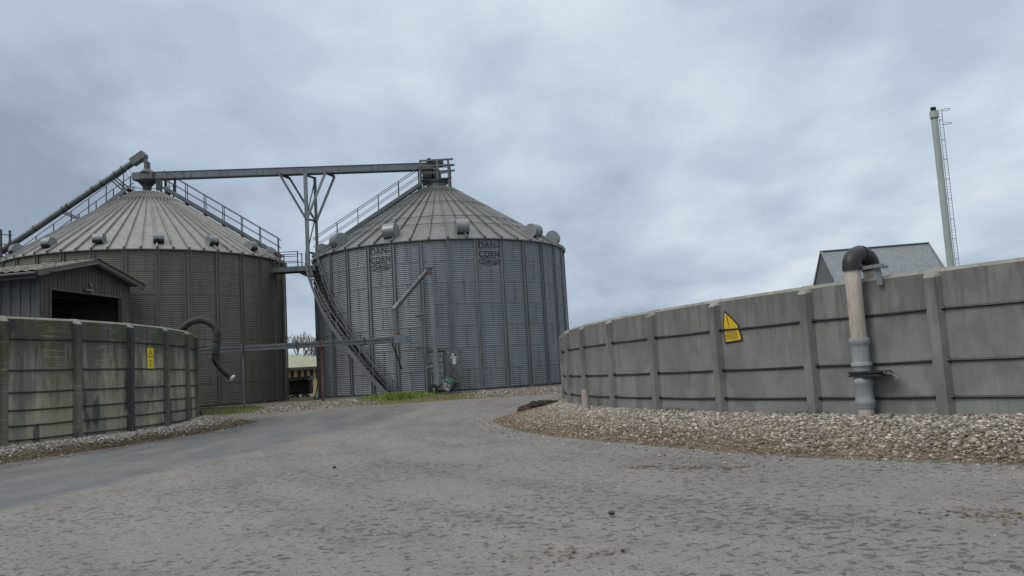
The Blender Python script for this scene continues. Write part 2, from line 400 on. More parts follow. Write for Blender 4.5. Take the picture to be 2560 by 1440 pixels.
sheet('asphalt_yard', np.linspace(-38, 34, 60), np.r_[np.linspace(-14, 26, 20), np.linspace(27, 44, 40)],
      lambda x, y: g(x, y)+.012*np.sin(x*.7+1)*np.sin(y*.5)*(y > 4), 'asphalt')
EX = [-40, -18, -14.7, -11.4, -8.9, -5.3, -3, 1.7, 6, 34]; EY = [40, 38.8, 37.8, 36.3, 37.3, 37.5, 38.0, 38.1, 39, 42]
def vedge(x): return np.interp(x, EX, EY)
def verge_h(x, y):
    d = y-vedge(x)
    return g(x, y)+np.clip(d*.09, -.05, .13)+.015*np.sin(x*3.1)*np.sin(y*4)*(d > .2)
vx = np.linspace(-38, 30, 140); vt = np.r_[np.linspace(-.3, 4, 22), 8, 14, 24, 40]
X = np.repeat(vx[None], len(vt), 0); Y = vedge(X)+vt[:, None]+(.12*np.sin(X*2.3)+.07*np.sin(X*5.7+1))*(vt[:, None] < 1)
Z = verge_h(X, Y); V = np.stack([X, Y, Z], -1).reshape(-1, 3); nx = len(vx)
i = (np.arange(len(vt)-1)[:, None]*nx+np.arange(nx-1)[None]).ravel()
vo_ = mass('verge', V, np.stack([i, i+1, i+1+nx, i+nx], -1), np.zeros(len(V)), 'verge', 'structure')

# tanks (centre x, centre y, outer radius)
RTC = (26.4306, 28.5429, 24.74); LTC = (-27.929, 27.867, 16.0)
RA = [-2.3, -1.75, -1.60, -1.555, -1.515, -1.45, -1.30, -1.18, -1.02, -.932, -.874, -.831, -.3, .3]
RE = [25.5, 25.5, 25.6, 26.3, 26.9, 27.3, 27.5, 27.7, 27.8, 28.05, 27.96, 27.9, 27.9, 27.9]
LA = [.2, 1.075, 1.22, 1.42, 1.60, 1.72, 1.80, 1.86, 1.93, 2.1]
LE = [18.5, 18.1, 17.55, 17.2, 17.45, 17.9, 18.35, 17.8, 17.0, 16.6]
def bank(name, c, A, E, a0, a1, hw, n=260):
    aa = np.linspace(a0, a1, n); t = np.linspace(0, 1, 16)
    Rr = c[2]-.25; edge = np.interp(aa, A, E)+.10*np.sin(aa*61)+.06*np.sin(aa*137+1)
    r = Rr+(edge-Rr)[None]*t[:, None]
    x = c[0]+r*np.sin(aa)[None]; y = c[1]-r*np.cos(aa)[None]
    z = g(x, y)+hw*(1-t[:, None]**1.4)+.02*np.sin(x*5)*np.sin(y*6)*(1-t[:, None])-.012*(t[:, None] > .99)*4
    V = np.stack([x, y, z], -1).reshape(-1, 3)
    i = (np.arange(15)[:, None]*n+np.arange(n-1)[None]).ravel()
    return mass(name, V, np.stack([i, i+1, i+1+n, i+n], -1), np.zeros(len(V)), 'bank', 'structure')
bank('gravel_bank', RTC, RA, RE, -2.2, 0.1, .33)
bank('gravel_bank', LTC, LA, LE, .3, 2.05, .27)
# stones
ico = np.array([(0, 0, 1)]+[(.894*cos(i*1.2566), .894*sin(i*1.2566), .447) for i in range(5)]+[(.894*cos((i+.5)*1.2566), .894*sin((i+.5)*1.2566), -.447) for i in range(5)]+[(0, 0, -1)])
icf = np.array([(0, 1+i, 1+(i+1) % 5) for i in range(5)]+[(1+i, 6+i, 1+(i+1) % 5) for i in range(5)]+[(1+(i+1) % 5, 6+i, 6+(i+1) % 5) for i in range(5)]+[(11, 6+(i+1) % 5, 6+i) for i in range(5)])
def rotz(a):
    c, s = np.cos(a), np.sin(a); o = np.zeros_like(a)
    return np.stack([np.stack([c, -s, o], -1), np.stack([s, c, o], -1), np.stack([o, o, o+1], -1)], -2)
def stones(name, x, y, z, smin, smax, label, cat, bias=0.):
    n = len(x); s = smin+(smax-smin)*rng.random(n)**2.2
    B = ico[None]*(1+rng.normal(0, .16, (n, 12, 1)))
    B = B*np.stack([s, s*(.55+.4*rng.random(n)), s*(.35+.3*rng.random(n))], -1)[:, None]
    tilt = rng.normal(0, .35, n); c, s_ = np.cos(tilt), np.sin(tilt); o = np.zeros(n)
    Rx = np.stack([np.stack([o+1, o, o], -1), np.stack([o, c, -s_], -1), np.stack([o, s_, c], -1)], -2)
    B = np.einsum('nij,nkj->nki', rotz(rng.random(n)*6.28) @ Rx, B)
    V = (B+np.stack([x, y, z], -1)[:, None]).reshape(-1, 3)
    F = (icf[None]+np.arange(n)[:, None, None]*12).reshape(-1, 3)
    R = np.repeat(np.clip(rng.beta(1.5, 1.6, n)+bias, 0, 1), 12)
    return mass(name, V, F, R, 'stone', 'stuff', label, cat)
def sticks(name, x, y, z, lmin, lmax, w, mat, label, cat, lift=.02, upright=False, R=None):
    n = len(x); a = rng.random(n)*6.28; L = lmin+(lmax-lmin)*rng.random(n)**1.5
    if upright:
        lean = rng.normal(0, .35, (n, 2)); d = np.stack([lean[:, 0], lean[:, 1], np.ones(n)], -1)
    else: d = np.stack([np.cos(a), np.sin(a), rng.normal(.05, .16, n)], -1)
    d /= np.linalg.norm(d, axis=1)[:, None]
    sdv = np.stack([-np.sin(a), np.cos(a), np.zeros(n)], -1)*(w*(.6+.8*rng.random(n)))[:, None]
    p = np.stack([x, y, z+(0 if upright else lift*rng.random(n)+.008)], -1); q = p+d*L[:, None]
    if upright: q[:, :2] += d[:, :2]*L[:, None]*.5
    mid = (p+q)/2+np.stack([np.zeros(n), np.zeros(n), L*.04], -1)
    V = np.stack([p-sdv, p+sdv, mid-sdv*.9, mid+sdv*.9, q-sdv*.25, q+sdv*.25], 1).reshape(-1, 3)
    F = (np.array([[0, 1, 3, 2], [2, 3, 5, 4]])[None]+np.arange(n)[:, None, None]*6).reshape(-1, 4)
    if R is None: R = rng.random(n)
    return mass(name, V, F, np.repeat(R, 6), mat, 'stuff', label, cat)
def bank_pts(c, A, E, a0, a1, n, hw, tpow=1., tlo=0., thi=1.):
    a = a0+(a1-a0)*rng.random(n); t = tlo+(thi-tlo)*rng.random(n)**tpow
    Rr = c[2]+.02; edge = np.interp(a, A, E); r = Rr+(edge-Rr)*t
    x = c[0]+r*np.sin(a); y = c[1]-r*np.cos(a)
    return x, y, g(x, y)+hw*(1-t**1.4), t, a
x, y, z, t, a = bank_pts(RTC, RA, RE, -1.62, -.72, 62000, .33)
wisp = .5+.5*np.sin(x*2.1+np.sin(y*1.3)*2)*np.sin(y*1.7+1)
k = rng.random(len(x)) < np.clip(1.2-np.clip(t-.5, 0, 1)*(1.2+1.9*wisp), .07, 1)
stones('gravel', x[k], y[k], z[k]+rng.random(k.sum())*.012, .013, .050, 'pale pebble gravel banked along the foot of the plain grey tank', 'gravel')
x, y, z, t, a = bank_pts(RTC, RA, RE, -1.60, -.72, 34000, .33, .55, .30, 1.05)
sticks('straw_litter', x, y, z+.012, .03, .13, .0045, 'straw', 'brown straw litter along the asphalt edge of the right gravel bank', 'straw', .03)
x, y, z, t, a = bank_pts(LTC, LA, LE, .9, 1.92, 20000, .27)
k = rng.random(len(x)) < np.clip(1.05-np.clip(t-.35, 0, 1)*2.2, .04, 1)
stones('gravel', x[k], y[k], z[k]+rng.random(k.sum())*.02, .016, .055, 'pale pebble gravel along the foot of the mossy tank', 'gravel', .12)
x, y, z, t, a = bank_pts(LTC, LA, LE, .9, 1.92, 14000, .27, .5, .35, 1.04)
sticks('straw_litter', x, y, z, .05, .2, .005, 'straw', 'brown straw litter along the asphalt edge below the mossy tank', 'straw', .03, R=rng.random(len(x))*.75)
n = 11000; x = rng.uniform(-11.6, 6, n); d = .1+2.9*rng.random(n)**1.1; y = vedge(x)+d
k = ((x < -6.6+rng.normal(0, .5, n)) | (x > -2.2+rng.normal(0, .3, n))); x, y = x[k], y[k]
stones('gravel', x, y, verge_h(x, y)+.01, .022, .06, 'pale gravel strip along the foot of the two grain silos', 'gravel', -.10)
n = 5200; x = rng.normal(-5.75, .62, n); y = rng.normal(39.8, .5, n); k = (y > vedge(x)+.25) & (y < 41.4); x, y = x[k], y[k]
sticks('grass_tuft', x, y, verge_h(x, y), .08, .30, .012, 'grass', 'bright green grass tuft growing at the foot of the bluish silo', 'grass', upright=True)
n = 6000; x = np.r_[rng.uniform(-20, -11.5, 5000), rng.uniform(-7.4, -2.6, 1000)]; y = vedge(x)+.15+2.2*rng.random(n)
sticks('short_grass', x, y, verge_h(x, y), .03, .09, .010, 'grass', 'short patchy grass along the foot of the two grain silos', 'grass', upright=True, R=rng.random(n)*.35)
x, y, z, t, a = bank_pts(RTC, RA, RE, -1.5, -.75, 1500, .33, 2.5, .0, .12)
k = np.sin(a*53)+np.sin(a*31+1) > .7
sticks('dead_leaves', x[k], y[k], z[k]+.02, .02, .08, .014, 'straw', 'dark dead leaves gathered along the foot of the clean tank wall', 'leaves', .05, R=rng.random(k.sum())*.4)
# yard debris
x, y, z, t, a = bank_pts(RTC, RA, RE, -1.55, -.75, 900, .0, 1.6, 1.0, 1.35)
stones('stray_gravel', x, y, g(x, y)+.012, .010, .028, 'stray pebbles spilled on the asphalt in front of the right gravel bank', 'gravel')
x, y, z, t, a = bank_pts(LTC, LA, LE, .95, 1.85, 420, .0, 1.6, 1.0, 1.5)
stones('stray_gravel', x, y, g(x, y)+.012, .012, .035, 'stray pebbles spilled on the asphalt beside the left gravel bank', 'gravel')
x = np.concatenate([rng.normal(cx_, sx_, n_) for cx_, sx_, n_ in ((1.75, .22, 90), (2.3, .2, 90), (2.75, .15, 60), (3.9, .25, 120), (.3, .25, 60))])
y = np.concatenate([rng.normal(cx_, sx_, n_) for cx_, sx_, n_ in ((11.7, .08, 90), (11.3, .10, 90), (11.0, .08, 60), (7.0, .22, 120), (6.4, .2, 60))])
sticks('dead_leaves', x, y, g(x, y), .015, .07, .012, 'straw', 'scattered reddish brown leaf bits lying on the asphalt', 'leaves', .008, R=rng.random(len(x))*.35)
n = 700; x = rng.uniform(-8, 8, n); y = 3+rng.random(n)**1.5*24
k = (np.hypot(x-RTC[0], y-RTC[1]) > 28.2) & (np.hypot(x-LTC[0], y-LTC[1]) > 18.6)
stones('loose_grit', x[k], y[k], g(x[k], y[k])+.015, .003, .010, 'loose pale grit scattered over the asphalt yard', 'grit', .2)
def lump(name, c, r, mat, label, cat, seed=0, parent=None, squash=.6):
    rs = random.Random(seed); b = MB(); n, m = 12, 8; vs = []
    for i in range(m+1):
        for j in range(n):
            th = PI*i/m; ph = 2*PI*j/n; q = r*(1+rs.uniform(-.28, .28)*sin(th))
            vs.append((c[0]+q*sin(th)*cos(ph), c[1]+q*sin(th)*sin(ph), c[2]+q*cos(th)*squash))
    b.add(vs, [(i*n+j, i*n+(j+1) % n, (i+1)*n+(j+1) % n, (i+1)*n+j) for i in range(m) for j in range(n)])
    o = b.build(name, mat, parent, True)
    if label: tag(o, label, cat)
    return o
for i, (xx, yy, r, lab) in enumerate([(0.82, 8.05, .030, 'black dirt clod lying alone on the middle of the asphalt'), (.72, 6.45, .016, 'small black dirt clod closest to the camera on the asphalt'), (-3.1, 13.9, .03, 'small dark clod on the asphalt towards the left bend')]):
    lump('dirt_clod', (xx, yy, gs(xx, yy)+r*.5+.008), r, 'soil', lab, 'dirt clod', i)
b = MB(); rs = random.Random(3)
for i in range(46):
    u = rs.random(); cx, cy = .05+1.45*u+rs.uniform(-.12, .12), 28.3+.9*u+rs.uniform(-.3, .3); r = rs.uniform(.06, .17)
    vs = []
    for a_ in range(5):
        for j in range(8):
            th = PI*a_/4; q = r*rs.uniform(.7, 1.25); vs.append((cx+q*sin(th)*cos(j*PI/4), cy+q*sin(th)*sin(j*PI/4), gs(cx, cy)+.13+.14*sin(u*3)+q*cos(th)*.8))
    b.add(vs, [(p*8+j, p*8+(j+1) % 8, (p+1)*8+(j+1) % 8, (p+1)*8+j) for p in range(4) for j in range(8)])
tag(b.build('soil_heap', 'soil'), 'low heap of dark soil clods at the tip of the right gravel bank', 'soil heap')

# ------------------------------------------------------------------ concrete tanks
def tank(name, C, th, ph, ks, top, rods, wallm, ribm, label, extra_back):
    cx, cy, R = C; r0 = R+.05
    root = thing(name, (cx, cy, 0), label, 'tank')
    def P(a, r, z): return Vector((cx+r*sin(a), cy-r*cos(a), z))
    for k in ks:
        a0, a1 = ph+th*k, ph+th*(k+1); ns = 4
        b = MB()
        for i in range(ns):
            A, B = a0+(a1-a0)*i/ns, a0+(a1-a0)*(i+1)/ns
            b.add([P(A, r0, -.3), P(B, r0, -.3), P(B, r0, top-.06), P(A, r0, top-.06), P(A, r0-.2, -.3), P(B, r0-.2, -.3), P(B, r0-.2, top), P(A, r0-.2, top)],
                  [(0, 1, 2, 3), (4, 7, 6, 5)])
        w = b.build('wall_panel', wallm, root)
        b = MB()
        for i in range(ns):
            A, B = a0+(a1-a0)*i/ns, a0+(a1-a0)*(i+1)/ns; q = .002
            b.add([P(A, r0+q, top-.065), P(B, r0+q, top-.065), P(B, r0-.06, top), P(A, r0-.06, top), P(A, r0-.2, top), P(B, r0-.2, top)],
                  [(0, 1, 2, 3), (3, 2, 5, 4)])
        b.build('chamfered_edge', 'cap', w)
        for zz in rods:
            b = MB(); e = .145/R
            b.tube([P(a0+e+(a1-a0-2*e)*i/5, r0+.028-.012*sin(PI*i/5), zz-(.012*sin(PI*i/5))) for i in range(6)], .021, 8)
            aa = a0+e*.75
            b.tube([P(aa-.02/R, r0+.035, zz), P(aa+.05/R, r0+.028, zz)], .035, 8)
            b.build('tension_cable', 'cable', root, True)
    for k in list(ks)+[ks[-1]+1]:
        a = ph+th*k; d = .125; wb, wf = .17/R, .085/R
        b = MB(); zt = top-.13
        vs = [P(a-wb, r0-.05, -.3), P(a-wf, r0+d, -.3), P(a+wf, r0+d, -.3), P(a+wb, r0-.05, -.3)]
        vs += [P(a-wb, r0-.05, zt+.02), P(a-wf, r0+d, zt-.02), P(a+wf, r0+d, zt-.02), P(a+wb, r0-.05, zt+.02)]
        b.add(vs, [(0, 1, 5, 4), (1, 2, 6, 5), (2, 3, 7, 6), (0, 3, 2, 1)])
        rb = b.build('rib', ribm, root)
        b = MB()
        vs = [P(a-wb, r0-.05, zt+.02), P(a-wf, r0+d, zt-.02), P(a+wf, r0+d, zt-.02), P(a+wb, r0-.05, zt+.02), P(a-wb*.75, r0-.07, top+.012), P(a+wb*.75, r0-.07, top+.012), P(a-wb*.75, r0-.2, top+.012), P(a+wb*.75, r0-.2, top+.012)]
        b.add(vs, [(0, 1, 4), (1, 2, 5, 4), (2, 3, 5), (4, 5, 7, 6), (0, 4, 6), (3, 7, 5)])
        b.build('rib_cap', 'cap', rb)
    if extra_back:
        b = MB()
        a0, a1 = extra_back; n = 40
        b.lathe((cx, cy, 0), [(r0, -.3), (r0, top-.09), (r0-.07, top), (r0-.2, top), (r0-.2, -.3)], n, a0, a1)
        b.build('rear_wall', wallm, root)
    return root, P, r0
rtank, RP, Rr0 = tank('concrete_tank', RTC, .097, -1.5924, list(range(-5, 14)), 2.684, [2.031, 1.200, .622], 'conc_new', 'conc_rib',
                      'clean grey round concrete tank with three rows of black cables', (-1.5924+.097*14, -1.5924-.097*5+2*PI))
ltank, LP, Lr0 = tank('concrete_tank', LTC, .1434, 1.156, list(range(-5, 5)), 3.634, [3.047, 2.218, 1.638, 1.174, .767, .403], 'conc_old', 'conc_old_rib',
                      'mossy stained concrete tank with six rows of cables, below the barn', None)
# the mossy tank's far side closes straight back behind the last rib
b = MB(); p = LP(1.156+.1434*5, Lr0-.1, 0); q = Vector((-24, 30.2, 0)); e = LP(1.156-.1434*5, Lr0, 0)
for A, B in ((p, q), (q, Vector((-27, 20, 0))), (Vector((-27, 20, 0)), e)):
    b.beam(A+Vector((0, 0, 1.66)), B+Vector((0, 0, 1.66)), .2, 3.92)
b.build('rear_wall', 'conc_old', ltank)

# warning signs
def bars(b, O, U, V_, Nn, rows, w, h):
    for (u, v, l) in rows: b.box(O+U*u+V_*v+Nn*.004, (l, .004, h), Matrix((U, Nn, V_)).transposed())
def glyph_tri(b, O, U, V_, Nn, pts_out, pts_in):
    k = len(pts_out); vs = [O+U*x+V_*y+Nn*.006 for x, y in pts_out+pts_in]
    b.add(vs, [(i, (i+1) % k, k+(i+1) % k, k+i) for i in range(k)])
a = 1.156+.1434*2.52; Nn = Vector((sin(a), -cos(a), 0)); U = Vector((cos(a), sin(a), 0)); Z_ = Vector((0, 0, 1))
O = LP(a, Lr0+.02, 2.55)
root = thing('warning_sign', O, 'upright yellow warning sign with black triangle, fixed to the mossy tank', 'sign')
SR = Matrix((U, Nn, Z_)).transposed()
MB().box(O, (.40, .012, .66), SR).build('sign_plate', 'yellow', root)
b = MB(); O2 = O+Nn*.002+Z_*.155
glyph_tri(b, O2, U, Z_, Nn, [(-.165, -.12), (.165, -.12), (0, .145)], [(-.122, -.095), (.122, -.095), (0, .093)])
b.box(O2+Nn*.006-Z_*.005, (.016, .003, .085), SR); b.box(O2+Nn*.006-Z_*.066, (.018, .003, .018), SR)
b.box(O+Nn*.008-Z_*.075, (.17, .003, .018), SR)
for i in range(8): b.box(O+Nn*.008+Z_*(-.115-.024*i)-U*(.02*(i % 3)), (.15 if i % 3 else .19, .002, .006), SR)
b.build('warning_symbol', 'ink', root)
a = -1.5924+.097*5.10; Nn = Vector((sin(a), -cos(a), 0)); U = Vector((cos(a), sin(a), 0)); O = RP(a, Rr0+.012, 1.745)
root = thing('warning_sign', O, 'bent pointed yellow warning sign tucked behind a cable of the clean grey tank', 'sign')
def poly(pts, off): return [O+U*x+Z_*y+Nn*off for x, y in pts]
out = [(.0, .0), (.52, .03), (.43, .36), (.26, .52), (.05, .68), (-.03, .36)]
b = MB(); b.prism(poly(out, 0), Nn*.006); b.build('sign_back', 'ink', root)
inn = [(.03, .035), (.485, .06), (.40, .35), (.24, .50), (.06, .635), (.005, .36)]
b = MB(); b.prism(poly(inn, .0065), Nn*.003); b.build('sign_plate', 'yellow_old', root)
b = MB(); SR = Matrix((U, Nn, Z_)).transposed()
R2 = Matrix.Rotation(.17, 3, Nn) @ SR
b.box(O+U*.13+Z_*.48+Nn*.012, (.022, .003, .20), R2); b.box(O+U*.16+Z_*.345+Nn*.012, (.028, .003, .03), R2)
b.box(O+U*.22+Z_*.285+Nn*.012, (.24, .003, .018), SR)
for i in range(7): b.box(O+U*(.20+(i % 3)*.015)+Z_*(.245-.026*i)+Nn*.012, (.32+.03*(i % 2), .002, .007), SR)
b.build('warning_symbol', 'ink', root)

# ------------------------------------------------------------------ big fill pipe on the right tank
def ring_at(b, c, r, h, n=28): b.lathe(c, [(r*.9, -h/2), (r, -h/2), (r*1.02, 0), (r, h/2), (r*.9, h/2)], n)
a = -1.5924+.097*6.48
pc = RP(a, Rr0+.21, 0); pr = .135
root = thing('fill_pipe', pc, 'thick faded beige pipe with black double elbow climbing over the clean grey tank', 'pipe')
tw = MB().tube([(pc.x, pc.y, .1), (pc.x, pc.y, .46)], pr*.97, 28).build('lower_pipe', 'beigep', root, True)
b = MB()
b.lathe(pc, [(pr*.95, .46), (pr*1.10, .46), (pr*1.13, .50), (pr*1.24, .53), (pr*1.24, .58), (pr*1.14, .61), (pr*1.12, .66), (pr*1.12, .84), (pr*1.24, .87), (pr*1.26, .91), (pr*1.24, .94), (pr*1.1, .96), (pr*1.08, .99), (pr*.9, .99)], 32)
b.build('grey_socket', 'greyp', root, True)
b = MB()
b.lathe(pc, [(pr*.95, 1.085), (pr*1.1, 1.085), (pr*1.1, 1.14), (pr*1.14, 1.15), (pr*1.28, 1.175), (pr*1.26, 1.22), (pr*1.12, 1.24), (pr*1.1, 1.29), (pr*1.1, 1.49), (pr*1.12, 1.53), (pr*1.27, 1.56), (pr*1.29, 1.61), (pr*1.22, 1.65), (pr*1.0, 1.66)], 32)
b.build('grey_socket', 'greyp', root, True)
ta = Vector((cos(a), sin(a), 0)); na = Vector((sin(a), -cos(a), 0)); GR = Matrix((ta, na, Z_)).transposed()
b = MB(); gc = Vector((pc.x, pc.y, 1.035))
b.lathe(Vector((pc.x, pc.y, 0)), [(pr*.8, 1.07), (pr*1.08, 1.07), (pr*1.08, 1.095), (pr*.8, 1.095)], 28)
b.lathe(Vector((pc.x, pc.y, 0)), [(pr*.8, .975), (pr*1.08, .975), (pr*1.08, 1.0), (pr*.8, 1.0)], 28)
b.box(gc+ta*.13+Z_*.028, (.60, .34, .034), GR); b.box(gc+ta*.13-Z_*.028, (.60, .34, .034), GR); b.box(gc+ta*.10, (.50, .28, .03), GR)
v = b.build('gate_valve', 'black', root, bevel=.004)
b = MB(); b.tube([gc+ta*.40+na*.05, gc+ta*.53+na*.05+Z_*.01], .012, 8); b.tube([gc+ta*.52+na*.05+Z_*.01, gc+ta*.66+na*.03-Z_*.08], .008, 8); b.box(gc+ta*.49, (.09, .1, .05), GR)
b.tube([gc+ta*.46+na*.1+Z_*.0, gc+ta*.46+na*.1+Z_*.09], .012, 8)
b.build('valve_lever', 'steel_pale', v)
b = MB(); b.lathe(pc, [(pr*.9, 1.62), (pr*.97, 1.62), (pr*.97, 2.88), (pr*.9, 2.90)], 32); b.build('upper_pipe', 'beigep', root, True)
# double elbow: up, over to the tank and down inside
top = Vector((pc.x, pc.y, 2.87)); inn_ = Vector((-sin(a), cos(a), 0)); dirr = inn_.copy()
path = []; rb_ = .285; er = .155
for i in range(13):
    q = PI*i/12; path.append(top+dirr*(rb_*(1-cos(q)))+Z_*(.05+rb_*.66*sin(q)))
path = [top]+path+[top+dirr*2*rb_-Z_*.05]
b = MB(); b.tube(path[:8], er, 28); b.tube([path[0]-Z_*.05, path[0]+Z_*.035], er*1.03, 28)
b.build('elbow', 'black', root, True)
b = MB(); b.tube(path[7:], er, 28); b.tube([path[7]-dirr*.016, path[7]+dirr*.016], er*1.06, 28, False)
b.build('elbow', 'black', root, True)
b = MB(); b.tube([path[-1]+Z_*.06, Vector((path[-1].x, path[-1].y, 1.6))], er*.9, 20); b.build('inner_pipe', 'beigep', root, True)
b = MB(); wc = RP(a+.008, Rr0+.02, 0)
b.box(wc+Z_*2.84+na*.11+ta*.10, (.46, .05, .06), GR); b.box(wc+Z_*2.82+na*.04+ta*.31, (.05, .16, .05), GR)
b.prism([wc+ta*.12+na*.02+Z_*2.81, wc+ta*.23+na*.02+Z_*2.81, wc+ta*.25+na*.02+Z_*2.52, wc+ta*.17+na*.02+Z_*2.52], na*.045)
b.build('bracket', 'steel_pale', root, bevel=.004)
# capped stub in the gravel
sc = Vector((1.845, 23.0, .2))
root = thing('pipe_stub', sc, 'short beige open pipe stub standing in gravel by the clean tank', 'pipe')
b = MB(); b.lathe(sc, [(.105, 0), (.105, .63), (.092, .63), (.092, .2)], 28); b.build('pipe_wall', 'beigep', root, True)
# black pipe at the foot of the mossy tank and corrugated hose over its edge
HX = [(-13.35, 32.3, 3.0), (-13.2, 32.3, 3.6), (-12.805, 32.2, 3.93), (-12.55, 32.2, 4.09), (-12.25, 32.2, 4.15), (-11.98, 32.2, 4.10), (-11.72, 32.2, 3.93), (-11.56, 32.2, 3.65), (-11.56, 32.2, 3.3), (-11.60, 32.2, 2.95), (-11.64, 32.2, 2.62), (-11.56, 32.2, 2.42), (-11.36, 32.2, 2.17), (-11.03, 32.2, 1.84)]
def resample(P, n):
    P = [Vector(p) for p in P]; out = []
    m = len(P)-1
    for i in range(n):
        u = i/(n-1)*m; k = min(int(u), m-1); f = u-k
        p0, p1, p2, p3 = P[max(k-1, 0)], P[k], P[k+1], P[min(k+2, m)]
        out.append(.5*((2*p1)+(-p0+p2)*f+(2*p0-5*p1+4*p2-p3)*f*f+(-p0+3*p1-3*p2+p3)*f**3))
    return out
root = thing('suction_hose', (-12.4, 32.2, 3.6), 'black ribbed suction hose arching over the mossy tank rim, pale open end', 'hose')
pp = resample(HX, 230); b = MB(); b.tube(pp, [.130+.007*(1 if i % 4 < 2 else -1)+.006*sin(i*.21) for i in range(len(pp))], 18); b.build('hose', 'blackrub', root, True)
d = (pp[-1]-pp[-6]).normalized(); b = MB(); b.tube([pp[-1]-d*.01, pp[-1]+d*.05], .138, 18); b.tube([pp[-1]+d*.05, pp[-1]+d*.075], [.138, .112], 18); b.build('end_ring', 'white', root, True)
for i in (128, 140, 166, 176): MB().tube([pp[i], pp[i+3]], .148, 18).build('hose_clamp', 'black', root, True)
b = MB(); b.tube([LP(1.85, Lr0, 3.02), pp[145]], .02, 6); b.build('stay_rod', 'black', root)
b = MB(); b.tube([LP(1.156+.1434*5.35, Lr0+.10, .15+.55), LP(1.156+.1434*5.30, Lr0+.22, .35), LP(1.156+.1434*5.26, Lr0+.34, .12)], .07, 12)
tag(b.build('drain_pipe', 'black', None, True), 'short black pipe leaning against the end rib of the mossy tank', 'pipe')

